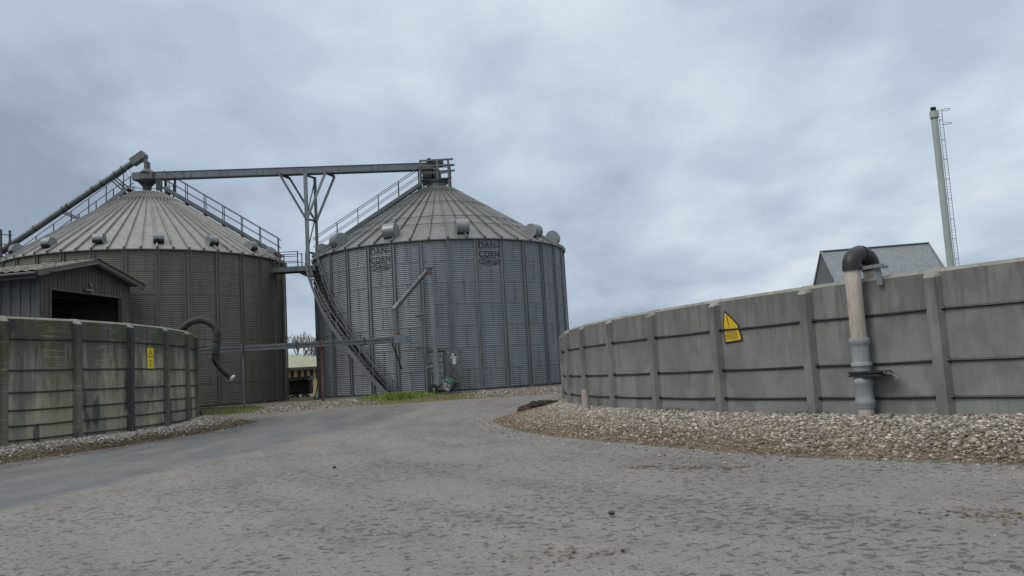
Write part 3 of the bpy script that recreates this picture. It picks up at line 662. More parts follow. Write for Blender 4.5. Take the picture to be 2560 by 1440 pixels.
# ------------------------------------------------------------------ silos
ST = rad(11.25); SR_ = 7.315
def silo(name, C, ph, zb, zt, wallm, stiffm, roofm, pitch, amp, nrib, neck, label, vents, ventsize, rings):
    cx, cy = C; root = thing(name, (cx, cy, zb), label, 'silo')
    c = Vector((cx, cy, 0))
    def P(a, r, z): return Vector((cx+r*sin(a), cy-r*cos(a), z))
    n = int(round((zt-zb)/pitch)); prof = []
    for i in range(n):
        z0 = zb+(zt-zb)*i/n; h = (zt-zb)/n
        for q in range(6): prof.append((SR_+amp*sin(2*PI*q/6), z0+h*q/6))
    prof.append((SR_, zt))
    b = MB(); b.lathe(c, prof, 128); wall = b.build('wall', wallm, root, False, fix=False)
    wall.data.polygons.foreach_set('use_smooth', [True]*len(wall.data.polygons))
    # bolt rows where sheets meet (one ring up, alternate bays)
    b = MB(); rh = (zt-zb)/7
    for k in range(32):
        a = ph+ST*(k+.5)
        for j in range(7):
            if (k+j) % 2 == 0 and wallm == 'galv':
                for q in range(10): 
                    p = P(a, SR_+amp+.004, zt-rh*j-rh*(q+.6)/10.2)
                    b.box(p, (.035, .014, .045), Matrix.Rotation(a, 3, 'Z'))
    if b.v: b.build('sheet_bolts', 'steel_dark', wall)
    b = MB()
    for j in range(1, 7):
        b.lathe(c, [(SR_+amp*.5, zt-rh*j-.012), (SR_+amp+.004, zt-rh*j-.008), (SR_+amp+.004, zt-rh*j+.002), (SR_+amp*.5, zt-rh*j+.008)], 128)
    b.build('sheet_lap', wallm, wall, fix=False)
    for k in range(32):
        a = ph+ST*k; b = MB(); w = .095; d0, d1 = SR_+amp, SR_+amp+.075; t = .022
        def pr_(u, r, z): return P(a+u/r, r, z)
        # open hat channel: two lips and a recessed web
        sec = [(-w, d0), (-w, d1), (-w+t*1.6, d1), (-w+t*1.6, d0+.012), (w-t*1.6, d0+.012), (w-t*1.6, d1), (w, d1), (w, d0)]
        m = len(sec); vs = [pr_(u, r, zb-.02) for u, r in sec]+[pr_(u, r, zt-.03) for u, r in sec]
        b.add(vs, [(i, i+1, m+i+1, m+i) for i in range(m-1)])
        b.build('stiffener', stiffm, root, fix=False)
    # roof cone with standing ribs
    r1, z1, r0, z0 = SR_+.14, zt-.02, neck[0], neck[1]
    sl = Vector((r1-r0, 0, z1-z0)).normalized(); 
    b = MB(); b.lathe(c, [(r1-.02, z1-.06), (r1, z1-.05), (r1, z1), (r0, z0)], nrib*2, ph, ph+2*PI)
    for k in range(nrib):
        a = ph+2*PI*k/nrib; e = Vector((sin(a), -cos(a), 0)); tt = Vector((cos(a), sin(a), 0))
        p = c+e*(r1+.03)+Z_*(z1+.02); q = c+e*(r0+.05)+Z_*(z0+.02)
        up_ = tt.cross((q-p).normalized()); up_ = up_ if up_.z > 0 else -up_
        w0, w1, h = .045, .02, .075
        vs = [p-tt*w0, p+tt*w0, p+tt*w0*.6+up_*h, p-tt*w0*.6+up_*h, q-tt*w1, q+tt*w1, q+tt*w1*.6+up_*h*.7, q-tt*w1*.6+up_*h*.7]
        b.add(vs, [(0, 1, 2, 3), (0, 3, 7, 4), (3, 2, 6, 7), (2, 1, 5, 6)])
    roof = b.build('roof', roofm, root, False)
    for k in range(nrib):
        a = ph+2*PI*k/nrib; e = Vector((sin(a), -cos(a), 0)); p = c+e*(r1+.035)+Z_*(z1+.03)
        if e.y < .35: MB().box(p, (.085, .03, .10), Matrix.Rotation(a, 3, 'Z')).build('rib_end', 'steel_dark', roof)
    b = MB(); b.lathe(c, [(SR_+.02, zt-.10), (SR_+.10, zt-.09), (SR_+.12, zt-.05)], 64); b.build('eave_strip', 'steel_dark', roof, fix=False)
    for rg in rings:
        z = z1+(r1-rg)/(r1-r0)*(z0-z1)+.10
        b = MB(); b.tube([P(2*PI*i/96, rg, z) for i in range(97)], .017, 5, False)
        for k in range(nrib): b.beam(P(ph+2*PI*k/nrib, rg, z-.09), P(ph+2*PI*k/nrib, rg, z+.035), .05, .03)
        b.build('roof_ring', 'steel_dark', roof)
    for va in vents:
        a = rad(va); e = Vector((sin(a), -cos(a), 0)); tt = Vector((cos(a), sin(a), 0)); vr, vw, flat = ventsize
        rc = 6.85; zc = z1+(r1-rc)/(r1-r0)*(z0-z1)+vr*.72; o = c+e*rc+Z_*zc
        prof = []
        cut = -.15 if flat else -.55
        for i in range(25):
            q = rad(-50 if flat else -62)+(rad(270 if flat else 285))*i/24
            prof.append((vr*cos(q), vr*sin(q)))
        prof += [(-vr*.55, -vr*1.1), (vr*.25, -vr*1.15)]
        b = MB(); b.prism([o-tt*vw/2+e*x+Z_*y for x, y in prof], tt*vw)
        v = b.build('roof_vent', 'vent', root, True, bevel=.012)
        b = MB(); b.prism([o-tt*(vw/2-.03)+e*x+Z_*y for x, y in ([(vr*.80, -vr*.62), (vr*.98, -vr*.30), (vr*1.0, -vr*.62), (vr*.62, -vr*1.02), (vr*.3, -vr*1.18)] if flat else [(vr*.40, -vr*.80), (vr*.56, -vr*.86), (vr*.50, -vr*1.06), (vr*.22, -vr*1.18)])], tt*(vw-.06))
        b.build('vent_opening', 'void', v)
    # footing
    b = MB(); b.lathe(c, [(SR_+.30, zb-.5), (SR_+.30, zb-.03), (SR_+.27, zb), (SR_-.2, zb)], 96); b.build('footing', MT['conc_rib'], root, fix=False)
    b = MB(); b.lathe(c, [(SR_+amp+.02, zb), (SR_+amp+.03, zb+.05), (SR_+.005, zb+.07)], 96); b.build('sealing_strip', 'steel_dark', root, fix=False)
    return root, P, wall
C1 = (-20.3255, 46.2058); C2 = (-4.1875, 49.1197)
silo1, P1, w1 = silo('grain_silo', C1, -.5171, .601, 8.387, 'brown_wall', 'brown_stiff', 'roof_light', .0885, .012, 64, (.95, 12.60),
    'brownish corrugated grain silo behind the barn, pale steep ribbed roof', [-39, -16.7, 5.1, 27.4, 49.4, 71, 91, 113], (.27, .5, True), [1.9])
silo2, P2, w2 = silo('grain_silo', C2, -1.034, .64, 8.42, 'galv', 'galv_stiff', 'roof_grey', .1016, .020, 48, (.95, 12.60),
    'bluish galvanised corrugated grain silo with open door and maker lettering', [-79, -47.9, -16.5, 15, 54.3, 80, 112], (.40, .66, False), [1.6, 3.2, 5.05, 5.95])
# necks
c2 = Vector((*C2, 0)); c1 = Vector((*C1, 0))
b = MB(); b.lathe(c2, [(1.0, 12.55), (.62, 12.78), (.60, 12.98), (.74, 13.0), (.76, 13.06), (.0, 13.08)], 32); b.build('roof_neck', 'roof_grey', silo2, True)
b = MB(); b.lathe(c1, [(1.05, 12.52), (1.02, 12.62), (.85, 12.70), (.0, 12.74)], 32); b.build('roof_neck', 'roof_grey', silo1, True)

# lettering on the bluish silo
def text_mesh(body, size, shear=0.):
    cu = bpy.data.curves.new('txt', 'FONT'); cu.body = body; cu.size = size; cu.align_x = 'CENTER'; cu.shear = shear; cu.offset = .004*size/.3; cu.space_character = 1.12
    o = bpy.data.objects.new('txt', cu); COL.objects.link(o)
    dg = bpy.context.evaluated_depsgraph_get(); me = bpy.data.meshes.new_from_object(o.evaluated_get(dg))
    vs = [v.co.copy() for v in me.vertices]; fs = [tuple(p.vertices) for p in me.polygons]
    bpy.data.objects.remove(o); bpy.data.curves.remove(cu); bpy.data.meshes.remove(me)
    return vs, fs
for bay, zoff in ((3, 0), (7, 0)):
    a0 = -1.034+ST*(bay+.5); b = MB(); rT = SR_+.018
    for body, size, z, sh, wd in (('DAN-', .50, 7.87, 0, 1.12), ('CORN', .50, 7.42, 0, 1.12), ('Sukup', .38, 7.08, .25, .92)):
        vs, fs = text_mesh(body, size, sh)
        xs = [v.x for v in vs]; x0, x1 = min(xs), max(xs); s = wd/(x1-x0)
        b.add([P2(a0+((v.x-x0)*s-wd/2)/rT, rT, z+v.y*.93) for v in vs], fs)
    k = 44; ell = [(cos(2*PI*i/k), sin(2*PI*i/k)) for i in range(k)]
    vs = [P2(a0+x*.60/rT, rT, 7.19+y*.21) for x, y in ell]+[P2(a0+x*.565/rT, rT, 7.19+y*.175) for x, y in ell]
    b.add(vs, [(i, (i+1) % k, k+(i+1) % k, k+i) for i in range(k)])
    b.build('maker_lettering', 'ink', w2, fix=False)

# service door of the bluish silo: open hatch and its door leaf folded aside
aD = math.atan2(.0, 1.)
def fr(a): return Vector((cos(a), sin(a), 0)), Vector((sin(a), -cos(a), 0))
def panel_at(b, a, r, z, w, h, d, yaw=0.):
    U, Nn = fr(a+yaw); b.box(P2(a, r, z), (w, d, h), Matrix((U, Nn, Z_)).transposed())
def solve_a(xpx, r=SR_+.1):       # angle on the silo whose front meets a bearing
    t = math.atan((xpx-1280)/FPX*1.0); best = min(((abs(math.atan2(P2(q/1000, r, 0).x, P2(q/1000, r, 0).y)-t), q/1000) for q in range(-1300, 1300)))
    return best[1]
a1_, a2_ = rad(1.6), rad(8.0)
b = MB(); panel_at(b, a1_, SR_+.10, 1.72+.12, .82, 1.72, .12); fr_ = b.build('hatch_frame', 'steel_dark', silo2)
U, Nn = fr(a1_)
b = MB()
for j in range(3): panel_at(b, a1_, SR_+.165, 1.30+.54*j+.0, .66, .50, .03)
hp = b.build('inner_hatch', 'vent', fr_, bevel=.006)
b = MB()
for j in range(3):
    for s in (-1, 1): 
        p = P2(a1_, SR_+.19, 1.42+.54*j)+U*.22*s; b.box(p, (.07, .03, .03), Matrix((U, Nn, Z_)).transposed()); b.box(p-Z_*.06, (.02, .03, .12), Matrix((U, Nn, Z_)).transposed())
b.build('latch', 'steel_dark', fr_)
b = MB()
for w_, h_, x_, z_ in ((.86, .06, 0, .88), (.86, .06, 0, -.88), (.06, 1.8, -.41, 0), (.06, 1.8, .41, 0)):
    b.box(P2(a1_, SR_+.17, 1.84+z_)+U*x_, (w_, .07, h_), Matrix((U, Nn, Z_)).transposed())
b.build('hatch_rim', 'steel', fr_)
U, Nn = fr(a2_); Rm = Matrix((U, Nn, Z_)).transposed(); oc = P2(a2_, SR_+.28, 1.90)
b = MB(); b.box(oc, (.80, .10, 1.72), Rm); leaf = b.build('door_leaf', 'steel', silo2, bevel=.01)
b = MB(); b.beam(oc+Nn*.055+U*-.32+Z_*.25, oc+Nn*.055+U*.32-Z_*.60, .02, .02); b.beam(oc+Nn*.055+U*.32+Z_*.25, oc+Nn*.055+U*-.32-Z_*.60, .02, .02)
for s in (-1, 1): b.box(oc+Nn*.06+U*(.34*s)+Z_*.7, (.03, .03, .10), Rm); b.box(oc+Nn*.06+U*(.34*s)-Z_*.62, (.03, .03, .10), Rm)
b.build('cross_brace', 'steel_dark', leaf)
b = MB()
for x_, z_, w_, h_ in ((-.02, .58, .10, .12), (0, .44, .30, .07), (.03, .24, .17, .28), (-.26, .70, .08, .06)): b.box(oc+Nn*.054+U*x_+Z_*z_, (w_, .008, h_), Rm)
b.build('paper_notice', 'white', leaf)

# ------------------------------------------------------------------ top conveyor bridge between the silos
def cyl_ring(b, c, r, z0, z1, n=20): b.lathe(c, [(r, z0), (r, z1)], n)
A = Vector((-20.95, 46.1, 13.70)); B = Vector((-4.35, 49.09, 14.07)); dv = (B-A); DL = dv.length; dn = dv.normalized(); sn = Vector((dn.y, -dn.x, 0)).normalized()
if sn.y > 0: sn = -sn        # side facing the yard
def tp(s, o=0, z=0): return A+dn*s+sn*o+Z_*z
root = thing('bridge_conveyor', A, 'long grey drag conveyor spanning from roof to roof of the two silos', 'conveyor')
b = MB(); b.beam(A, B, .34, .38); b.build('conveyor_casing', 'steel_pale', root)
b = MB()
for s in (0.9, 2.6, 3.0, 4.6, 5.0, 6.6, 7.0, 8.9, 9.3, 10.9, 11.3, 13.2, 13.6, 15.3): b.beam(tp(s, 0, -.20), tp(s, 0, .215), .37, .035, tuple(dn))
b.beam(tp(0, .185, .19), tp(DL, .185, .19), .04, .03); b.beam(tp(0, .185, -.19), tp(DL, .185, -.19), .04, .03)
b.build('casing_flange', 'steel', root)
b = MB(); b.beam(tp(0, 0, -.215), tp(DL, 0, -.215), .40, .04); b.build('bottom_flange', 'steel_dark', root)
b = MB(); b.lathe(B+dn*.28+Z_*.18, [(0, -.16), (.14, -.16), (.14, .2), (0, .22)], 16); b.tube([B+dn*-.25+Z_*.33+sn*.28, B+dn*-.25+Z_*.33-sn*.2], .13, 14)
b.box(B+dn*.25+Z_*.14, (.75, .5, .36), Matrix((dn, -sn, Z_)).transposed()); b.build('drive_motor', 'steel_dark', root, True)
# support tower
def on(x): return (x-A.x)/dn.x
tb = on(-11.30)
root = thing('support_tower', (-11.4, 47.9, 7.8), 'tall slim steel tower with V-shaped struts carrying the bridge conveyor', 'support tower')
ft = [Vector((-11.72, 47.35, 0)), Vector((-11.20, 48.35, 0))]; tops = [Vector((-11.66, 47.40, 13.66)), Vector((-11.30, 48.2, 13.60))]
bz = [.45, .45]
for i in range(2):
    b = MB(); b.beam(Vector((tops[i].x, tops[i].y, 7.75)), tops[i], .20 if i == 0 else .15, .16, (0, 1, 0)); b.build('post', 'steel_pale' if i == 0 else 'steel', root)
    for s, zz, col in ((-1.45, 10.9, 'steel'), (1.15, 10.9, 'steel_pale')):
        b = MB(); t_ = tops[i]; b.beam(Vector((t_.x, t_.y-.04, zz)), t_+dn*s+Z_*.0, .12, .12, (0, 1, 0)); b.build('strut', col, root)
cm = [(Vector((tops[0].x, tops[0].y, z)), Vector((tops[1].x, tops[1].y, z)), .08, .10) for z in (13.55, 10.95, 9.0, 7.9)]
cm += [(tops[0]+dn*s_, tops[1]+dn*s_, .08, .14) for s_ in (-1.45, 1.15)]
cm += [(Vector((tops[0].x, tops[0].y, z0)), Vector((tops[1].x, tops[1].y, z0+2.3)), .05, .05) for z0 in (11.1, 9.1)]
for p_, q_, w_, h_ in cm: MB().beam(p_, q_, w_, h_).build('cross_member', 'steel_dark', root)
# hopper and inlet on the pale roof silo
hc = Vector((-20.35, 46.15, 0))
root = thing('inlet_hopper', hc+Z_*12.7, 'dark funnel hopper under the conveyor on top of the brownish silo', 'hopper')
b = MB(); b.lathe(hc, [(.20, 12.72), (.24, 13.0), (.26, 13.10), (.52, 13.38), (.56, 13.46), (0, 13.47)], 8, rad(22.5), rad(22.5)+2*PI); b.build('funnel', 'steel_dark', root)
b = MB(); b.box((-20.5, 46.1, 13.68), (1.15, .55, .42)); b.build('inlet_box', 'steel', root, bevel=.01)
b = MB(); b.lathe(hc+Vector((.02, 0, 0)), [(.46, 13.88), (.16, 14.12), (.15, 14.18)], 16); b.build('inlet_cone', 'steel', root, True)
b = MB(); b.tube([(-20.33, 46.15, 14.15), (-20.34, 46.15, 14.42), (-20.46, 46.15, 14.62), (-20.44, 46.15, 14.95)], [.16, .15, .14, .15], 12)
for z in (14.2, 14.3, 14.44): b.lathe(Vector((-20.34, 46.15, z)), [(.12, 0), (.18, 0), (.18, .03), (.12, .03)], 12)
b.build('spout', 'steel', root, True)
b = MB()
for x_, y_ in ((-19.45, 45.9), (-18.95, 46.6), (-19.45, 46.5)): b.beam((x_, y_, 12.55), (x_, y_, 13.5), .10, .10)
b.box((-19.62, 45.95, 13.1), (.22, .2, .6)); b.build('bracket_post', 'steel_dark', root)
# platform with rails on the bluish silo top
root = thing('roof_platform', c2+Z_*13.0, 'railed steel platform and drive frame on top of the bluish silo', 'platform')
b = MB(); b.box(c2+Z_*13.10+Vector((0, 0, 0)), (1.7, 1.5, .06)); b.build('deck', 'steel_dark', root)
for x_, y_ in ((-.85, -.7), (.15, -.72), (.82, -.7), (-.85, .7), (.82, .7)):
    b = MB(); b.beam(c2+Vector((x_, y_, 12.55 if abs(x_) > .5 else 13.1)), c2+Vector((x_, y_, 14.25)), .12 if y_ < 0 else .08, .1, (0, 1, 0)); b.build('post', 'steel', root)
b = MB()
for z in (13.5, 13.8):
    for y_ in (-.72, .72): b.beam(c2+Vector((-.9, y_, z)), c2+Vector((.9, y_, z)), .04, .04)
    for x_ in (-.87, .87): b.beam(c2+Vector((x_, -.72, z)), c2+Vector((x_, .72, z)), .04, .04)
b.beam(c2+Vector((-.85, .7, 13.1)), c2+Vector((.85, .7, 14.1)), .04, .04)
b.build('guard_rail', 'steel', root)
for z in (14.27, 13.93):
    for y_ in (-.72, .72): MB().beam(c2+Vector((-.9, y_, z)), c2+Vector((1.12, y_, z)), .09, .10).build('frame_beam', 'steel', root)
b = MB(); b.tube([c2+Vector((-.75, -.2, 13.4)), c2+Vector((-.2, -.2, 13.4))], .28, 16); b.lathe(c2, [(.32, 13.1), (.30, 13.5), (.22, 13.9)], 12); b.build('gear_motor', 'steel_dark', root, True)

# ------------------------------------------------------------------ roof stairs
def roof_stair(name, c, dirv, rA, zA, rB, zB, label, off, pairgap, nposts, rim, sidegap=.55, post_h=.95, phase=0., gap=True):
    c = Vector((*c, 0)); d = Vector((dirv[0], dirv[1], 0)).normalized(); s = Vector((d.y, -d.x, 0))
    if s.y > 0: s = -s
    root = thing(name, c+d*(rA+rB)/2+Z_*((zA+zB)/2), label, 'stairway')
    def q(t, o, h): return c+d*(rA+(rB-rA)*t)+s*(o+off)+Z_*(zA+(zB-zA)*t+h)
    for o in (-sidegap/2, sidegap/2):
        b = MB(); b.beam(q(0, o, .30), q(1, o, .30), .05, .20); b.build('stringer', 'steel', root)
    n = int((rB-rA)/.24); b = MB()
    for i in range(n+1): p0, p1 = q(i/n, -sidegap/2, .32), q(i/n, sidegap/2, .32); b.beam(p0, p1, .20, .03)
    b.build('tread', 'steel_dark', root)
    for o in (-sidegap/2, sidegap/2):
        b = MB(); b.tube([q(-.0, o, .32+post_h), q(1.0, o, .32+post_h)], .021, 6); b.tube([q(0, o, .32+post_h*.52), q(1, o, .32+post_h*.52)], .017, 6)
        for i in range(nposts):
            t = (i+.15)/(nposts-.7)
            if t <= 1: b.beam(q(t, o, .2), q(t, o, .32+post_h), .045, .045, tuple(d))
        b.build('handrail', rim, root)
    for i in range(nposts):
        t = (i+.15)/(nposts-.7)
        if t <= 1: MB().beam(q(t, -sidegap/2-.05, .14), q(t, sidegap/2+.05, .14), .1, .12).beam(q(t, 0, -.02), q(t, 0, .2), .06, .06).build('roof_clip', 'steel_dark', root)
    return root, q
dd = Vector((C2[0]-C1[0], C2[1]-C1[1]))
roof_stair('roof_stairway', C1, (dd.x, dd.y), 1.0, 12.60, 7.25, 8.5, 'long roof stairway down the right slope of the pale silo roof', .35, 0, 7, 'rail')
roof_stair('roof_stairway', C2, (-dd.x, -dd.y), .9, 12.62, 7.35, 8.42, 'roof stairway climbing the left slope of the bluish silo roof', .4, 0, 6, 'rail', .6, 1.0)
roof_stair('roof_stairway', C1, (-1, .02), 1.0, 12.62, 7.3, 8.45, 'roof stairway on the left slope below the inclined auger', .1, 0, 7, 'rail', .8, 1.0)
# rails round the top of silo 1
b = MB()
ringp = [c1+Vector((1.35*sin(t_), -1.35*cos(t_), 0)) for t_ in [rad(x_) for x_ in range(120, 300, 20)]]
for h_ in (13.3, 12.85): b.tube([p+Z_*h_ for p in ringp], .02, 5)
for p in ringp[::2]: b.beam(p+Z_*12.3, p+Z_*13.32, .045, .045)
tag(b.build('top_railing', 'rail'), 'thin curved railing round the peak of the pale silo roof', 'railing')

# inclined auger up to the first silo
A2 = Vector((-31.0, 46.15, 8.40)); B2 = Vector((-20.55, 46.15, 14.93)); d2 = (B2-A2).normalized(); L2 = (B2-A2).length
root = thing('inclined_auger', A2, 'long inclined tube auger rising from the left edge to the pale silo top', 'auger')
b = MB(); b.tube([A2, B2], .165, 14); b.build('auger_tube', 'steel', root, True)
for s in (1.8, 2.9, 3.4, 5.0, 6.9, 7.2, 8.9, 9.5, 10.4, 10.9, 11.6): MB().tube([A2+d2*s, A2+d2*(s+.07)], .205, 14).build('tube_flange', 'steel_dark', root, True)
b = MB(); b.beam(B2-d2*.75, B2+d2*.12, .46, .44); b.build('drive_head', 'steel', root, bevel=.02)
b = MB()
u_ = Vector((d2.z, 0, -d2.x)); b.beam(A2+u_*.17, B2+u_*.17, .05, .06); b.build('cable_tray', 'steel_dark', root)
for sA, foot in ((10.2, (-21.2, 12.55)), (10.35, (-20.95, 12.6)), (6.9, (-23.35, 11.05)), (3.0, (-26.9, 8.75))):
    for oo in (-.12, .12):
        b = MB(); pA = A2+d2*sA; b.beam(pA+Vector((oo, 0, -.15)), Vector((foot[0]+oo*.8, 46.1, foot[1])), .07, .07, (0, 1, 0)); b.build('support_strut', 'rail', root)
b = MB(); b.tube([A2+d2*11.0, Vector((-20.95, 46.1, 12.7))], .01, 4); b.tube([A2+d2*11.3, Vector((-21.0, 46.3, 12.7))], .01, 4); b.build('guy_wire', 'steel_dark', root)
# walkway frame at the left edge
root = thing('access_frame', (-28.8, 45.6, 8.4), 'dark steel frame and railings at the far left beside the auger foot', 'steel frame')
for x_, zt_ in ((-29.35, 11.3), (-28.75, 11.35), (-28.2, 11.0), (-27.7, 10.9)):
    b = MB(); b.beam((x_, 45.5, 6.5), (x_-.06, 45.5, zt_), .09, .09, (0, 1, 0)); b.build('post', 'steel_dark', root)
b = MB()
for z in (10.95, 10.4, 9.2, 8.6): b.beam((-29.8, 45.45, z), (-27.6, 45.45, z-.35), .05, .05)
b.beam((-29.4, 45.4, 9.2), (-28.3, 45.4, 11.1), .05, .05); b.beam((-28.9, 45.4, 11.6), (-29.8, 45.4, 10.8), .03, .03)
b.build('rail', 'steel_dark', root)
b = MB(); b.box((-28.9, 46., 8.1), (1.4, .7, .9)); b.box((-28.4, 45.6, 9.3), (.5, .4, .4)); b.box((-29.2, 45.5, 9.6), (.3, .3, .5)); b.build('drive_box', 'steel_dark', root)

# ------------------------------------------------------------------ bridge platform between the silos
root = thing('link_platform', (-12.1, 45.4, 7.8), 'railed grey landing between the two silos at the stair head', 'platform')
b = MB(); b.box((-12.1, 45.3, 7.83), (2.9, .9, .06)); b.box((-11.45, 46.9, 7.70), (.9, 3.1, .10)); b.build('deck', 'steel_dark', root)
b = MB(); b.box((-12.1, 44.85, 7.72), (2.9, .05, .26)); b.box((-12.1, 45.75, 7.72), (2.9, .05, .26)); b.build('edge_beam', 'steel', root)
b = MB()
for y_ in (44.85, 45.75):
    for z in (8.15, 8.42, 8.68) if y_ < 45 else (8.2, 8.68): b.tube([(-13.4, y_, z), (-11.55, y_, z)], .021, 6)
    for x_ in (-13.35, -12.6, -11.6): b.beam((x_, y_, 7.8), (x_, y_, 8.7), .05, .05, (0, 1, 0))
b.tube([(-13.4, 44.85, 8.68), (-13.75, 44.85, 9.45)], .02, 6)
b.build('guard_rail', 'rail', root)
b = MB(); b.box((-13.65, 44.35, 7.4), (.42, .42, 1.5)); b.build('side_box', 'brown_stiff', root, bevel=.01)
b = MB(); b.box((-13.25, 44.9, 6.6), (.18, .3, 1.8)); b.beam((-13.3, 44.9, 7.6), (-13.0, 44.9, 7.5), .1, .3); b.build('hanging_bracket', 'steel_dark', root)

# ------------------------------------------------------------------ curved stair round the bluish silo
NA = [-14.9, -45, -58.5]; NZ = [.45, 5.15, 7.86]
def stz(t): return float(np.interp(-t, [-x_ for x_ in NA], NZ))
root = thing('silo_stair', P2(rad(-16), 7.9, .5), 'curved grey steel staircase climbing round the bluish silo wall', 'staircase')
angs = np.linspace(NA[0], NA[2], 40)
for r, nm in ((7.55, 'steel'), (8.22, 'steel')):
    b = MB(); vs = []
    for t_ in angs:
        z = stz(t_); vs += [P2(rad(t_), r-.02, z-.14), P2(rad(t_), r+.02, z-.14), P2(rad(t_), r+.02, z+.16), P2(rad(t_), r-.02, z+.16)]
    b.add(vs, [(4*i+j, 4*i+(j+1) % 4, 4*i+4+(j+1) % 4, 4*i+4+j) for i in range(39) for j in range(4)]+[(0, 1, 2, 3)])
    b.build('stringer', 'steel_pale' if r > 8 else 'steel', root)
for i in range(34):
    t_ = NA[0]+(NA[2]-NA[0])*(i+.5)/34; z = stz(t_)+.06
    b = MB(); b.beam(P2(rad(t_), 7.57, z), P2(rad(t_), 8.2, z), .24, .03); b.build('tread', 'steel_dark', root)
for r in (7.58, 8.2):
    b = MB()
    for h_ in (.42, .8): b.tube([P2(rad(t_), r, stz(t_)+h_) for t_ in angs], .02, 6)
    for t_ in np.linspace(NA[0]-1, NA[2]+.5, 9): b.beam(P2(rad(t_), r, stz(t_)-.1), P2(rad(t_), r, stz(t_)+.8), .05, .05, (0, 1, 0))
    b.build('handrail', 'steel', root)
for t_, dz in ((-47, 0), (-37, 0), (-28, 0), (-21, 0)):
    b = MB(); z = stz(t_); b.beam(P2(rad(t_), 8.18, z-.1), P2(rad(t_+6), 7.42, z-1.2), .05, .05); b.build('wall_bracket', 'steel_dark', root)

# ------------------------------------------------------------------ level conveyor in front, drop pipe and leg pipe
qa, qb = Vector((-14.6, 38.2, 3.22)), Vector((-5.72, 40.95, 3.36)); dq = (qb-qa).normalized(); sq = Vector((dq.y, -dq.x, 0)).normalized()
root = thing('ground_conveyor', qa, 'grey level conveyor on posts running from the mossy tank to the bluish silo', 'conveyor')
b = MB(); b.beam(qa, qb, .28, .27); b.build('conveyor_casing', 'steel', root)
b = MB(); LL = (qb-qa).length
for s in (2.0, 4.4, 6.1, 7.6): b.beam(qa+dq*s-Z_*.17, qa+dq*s+Z_*.19, .33, .05, tuple(dq))
b.beam(qa+sq*.15+Z_*.02, qb+sq*.15+Z_*.02, .02, .025); b.build('casing_flange', 'steel_dark', root)
b = MB(); b.box(qb+dq*.05+Z_*.01, (.62, .36, .40), Matrix((dq, -sq, Z_)).transposed()); b.prism([qb+dq*.36+sq*.12+Z_*.18, qb+dq*.58+sq*.12+Z_*.12, qb+dq*.66+sq*.12-Z_*.0, qb+dq*.58+sq*.12-Z_*.12, qb+dq*.36+sq*.12-Z_*.18], -sq*.24)
b.build('end_box', 'steel_pale', root, bevel=.01)
for x_, mt, w_ in ((-12.72, 'steel', .10), (-9.30, 'rust', .11)):
    s = (x_-qa.x)/dq.x; p = qa+dq*s; b = MB(); b.beam((p.x, p.y, gs(p.x, p.y)-.1), (p.x, p.y, p.z-.14), w_, w_, (0, 1, 0)); b.box((p.x, p.y, p.z), (.06, .40, .44)); b.build('post', mt, root)
b = MB(); b.beam(qb-dq*.35-Z_*.15, (-5.75, 41.75, 1.9), .05, .05); b.build('brace', 'steel_dark', root)
root = thing('drop_pipe', (-5.95, 41.1, 3.4), 'bent grey grain pipe between the leg pipe head and the level conveyor', 'pipe')
h0, h1, h2 = Vector((-5.82, 40.95, 3.62)), Vector((-5.90, 40.95, 4.86)), Vector((-4.14, 40.95, 6.72))
b = MB(); b.tube([h0, h1], .13, 16); b.tube([h1-Z_*.05, h1+Z_*.06], .14, 16); b.build('vertical_pipe', 'steel', root, True)
b = MB(); b.tube([h1+Z_*.0, h1+(h2-h1)*.14], .135, 16); b.build('bend', 'steel_pale', root, True)
b = MB(); b.tube([h1+(h2-h1)*.14, h2], .115, 16); m_ = h1+(h2-h1)*.74; b.tube([m_, m_+(h2-h1).normalized()*.06], .14, 16); b.tube([h1+(h2-h1)*.14, h1+(h2-h1)*.2], .14, 16); b.build('sloping_pipe', 'steel', root, True)
b = MB(); b.tube([h0-Z_*.12, h0+Z_*.06], .15, 14); b.build('coupling', 'orange', root, True)
root = thing('leg_pipe', (-3.85, 41.2, .5), 'tall square steel leg pipe standing just left of the silo door', 'pipe')
b = MB(); t0, t1 = Vector((-3.93, 41.1, 1.0)), Vector((-4.06, 41.0, 6.55)); b.beam(t0, t1, .2, .2, (0, 1, 0)); b.build('square_tube', 'steel_pale', root, bevel=.01)
b = MB(); b.lathe(Vector((-4.06, 41.0, 0)), [(.13, 6.5), (.14, 6.78), (.20, 6.8), (.20, 6.84), (0, 6.86)], 16); b.build('head', 'steel', root, True)
b = MB(); b.lathe(Vector((-4.06, 41.0, 0)), [(.145, 6.50), (.146, 6.62)], 16); b.build('rust_collar', 'orange', root, True)
b = MB()
for z in (4.55, 2.95):
    b.tube([P2(rad(-6.0), SR_+.1, z-.05), (-3.98, 41.05, z), P2(rad(5.3), SR_+.1, z)], .018, 6)
b.build('stay_bar', 'steel_dark', root)
# tilted box and motor at the foot
bc = Vector((-3.42, 40.95, 1.02)); Rt_ = Matrix.Rotation(rad(-28), 3, 'Y')
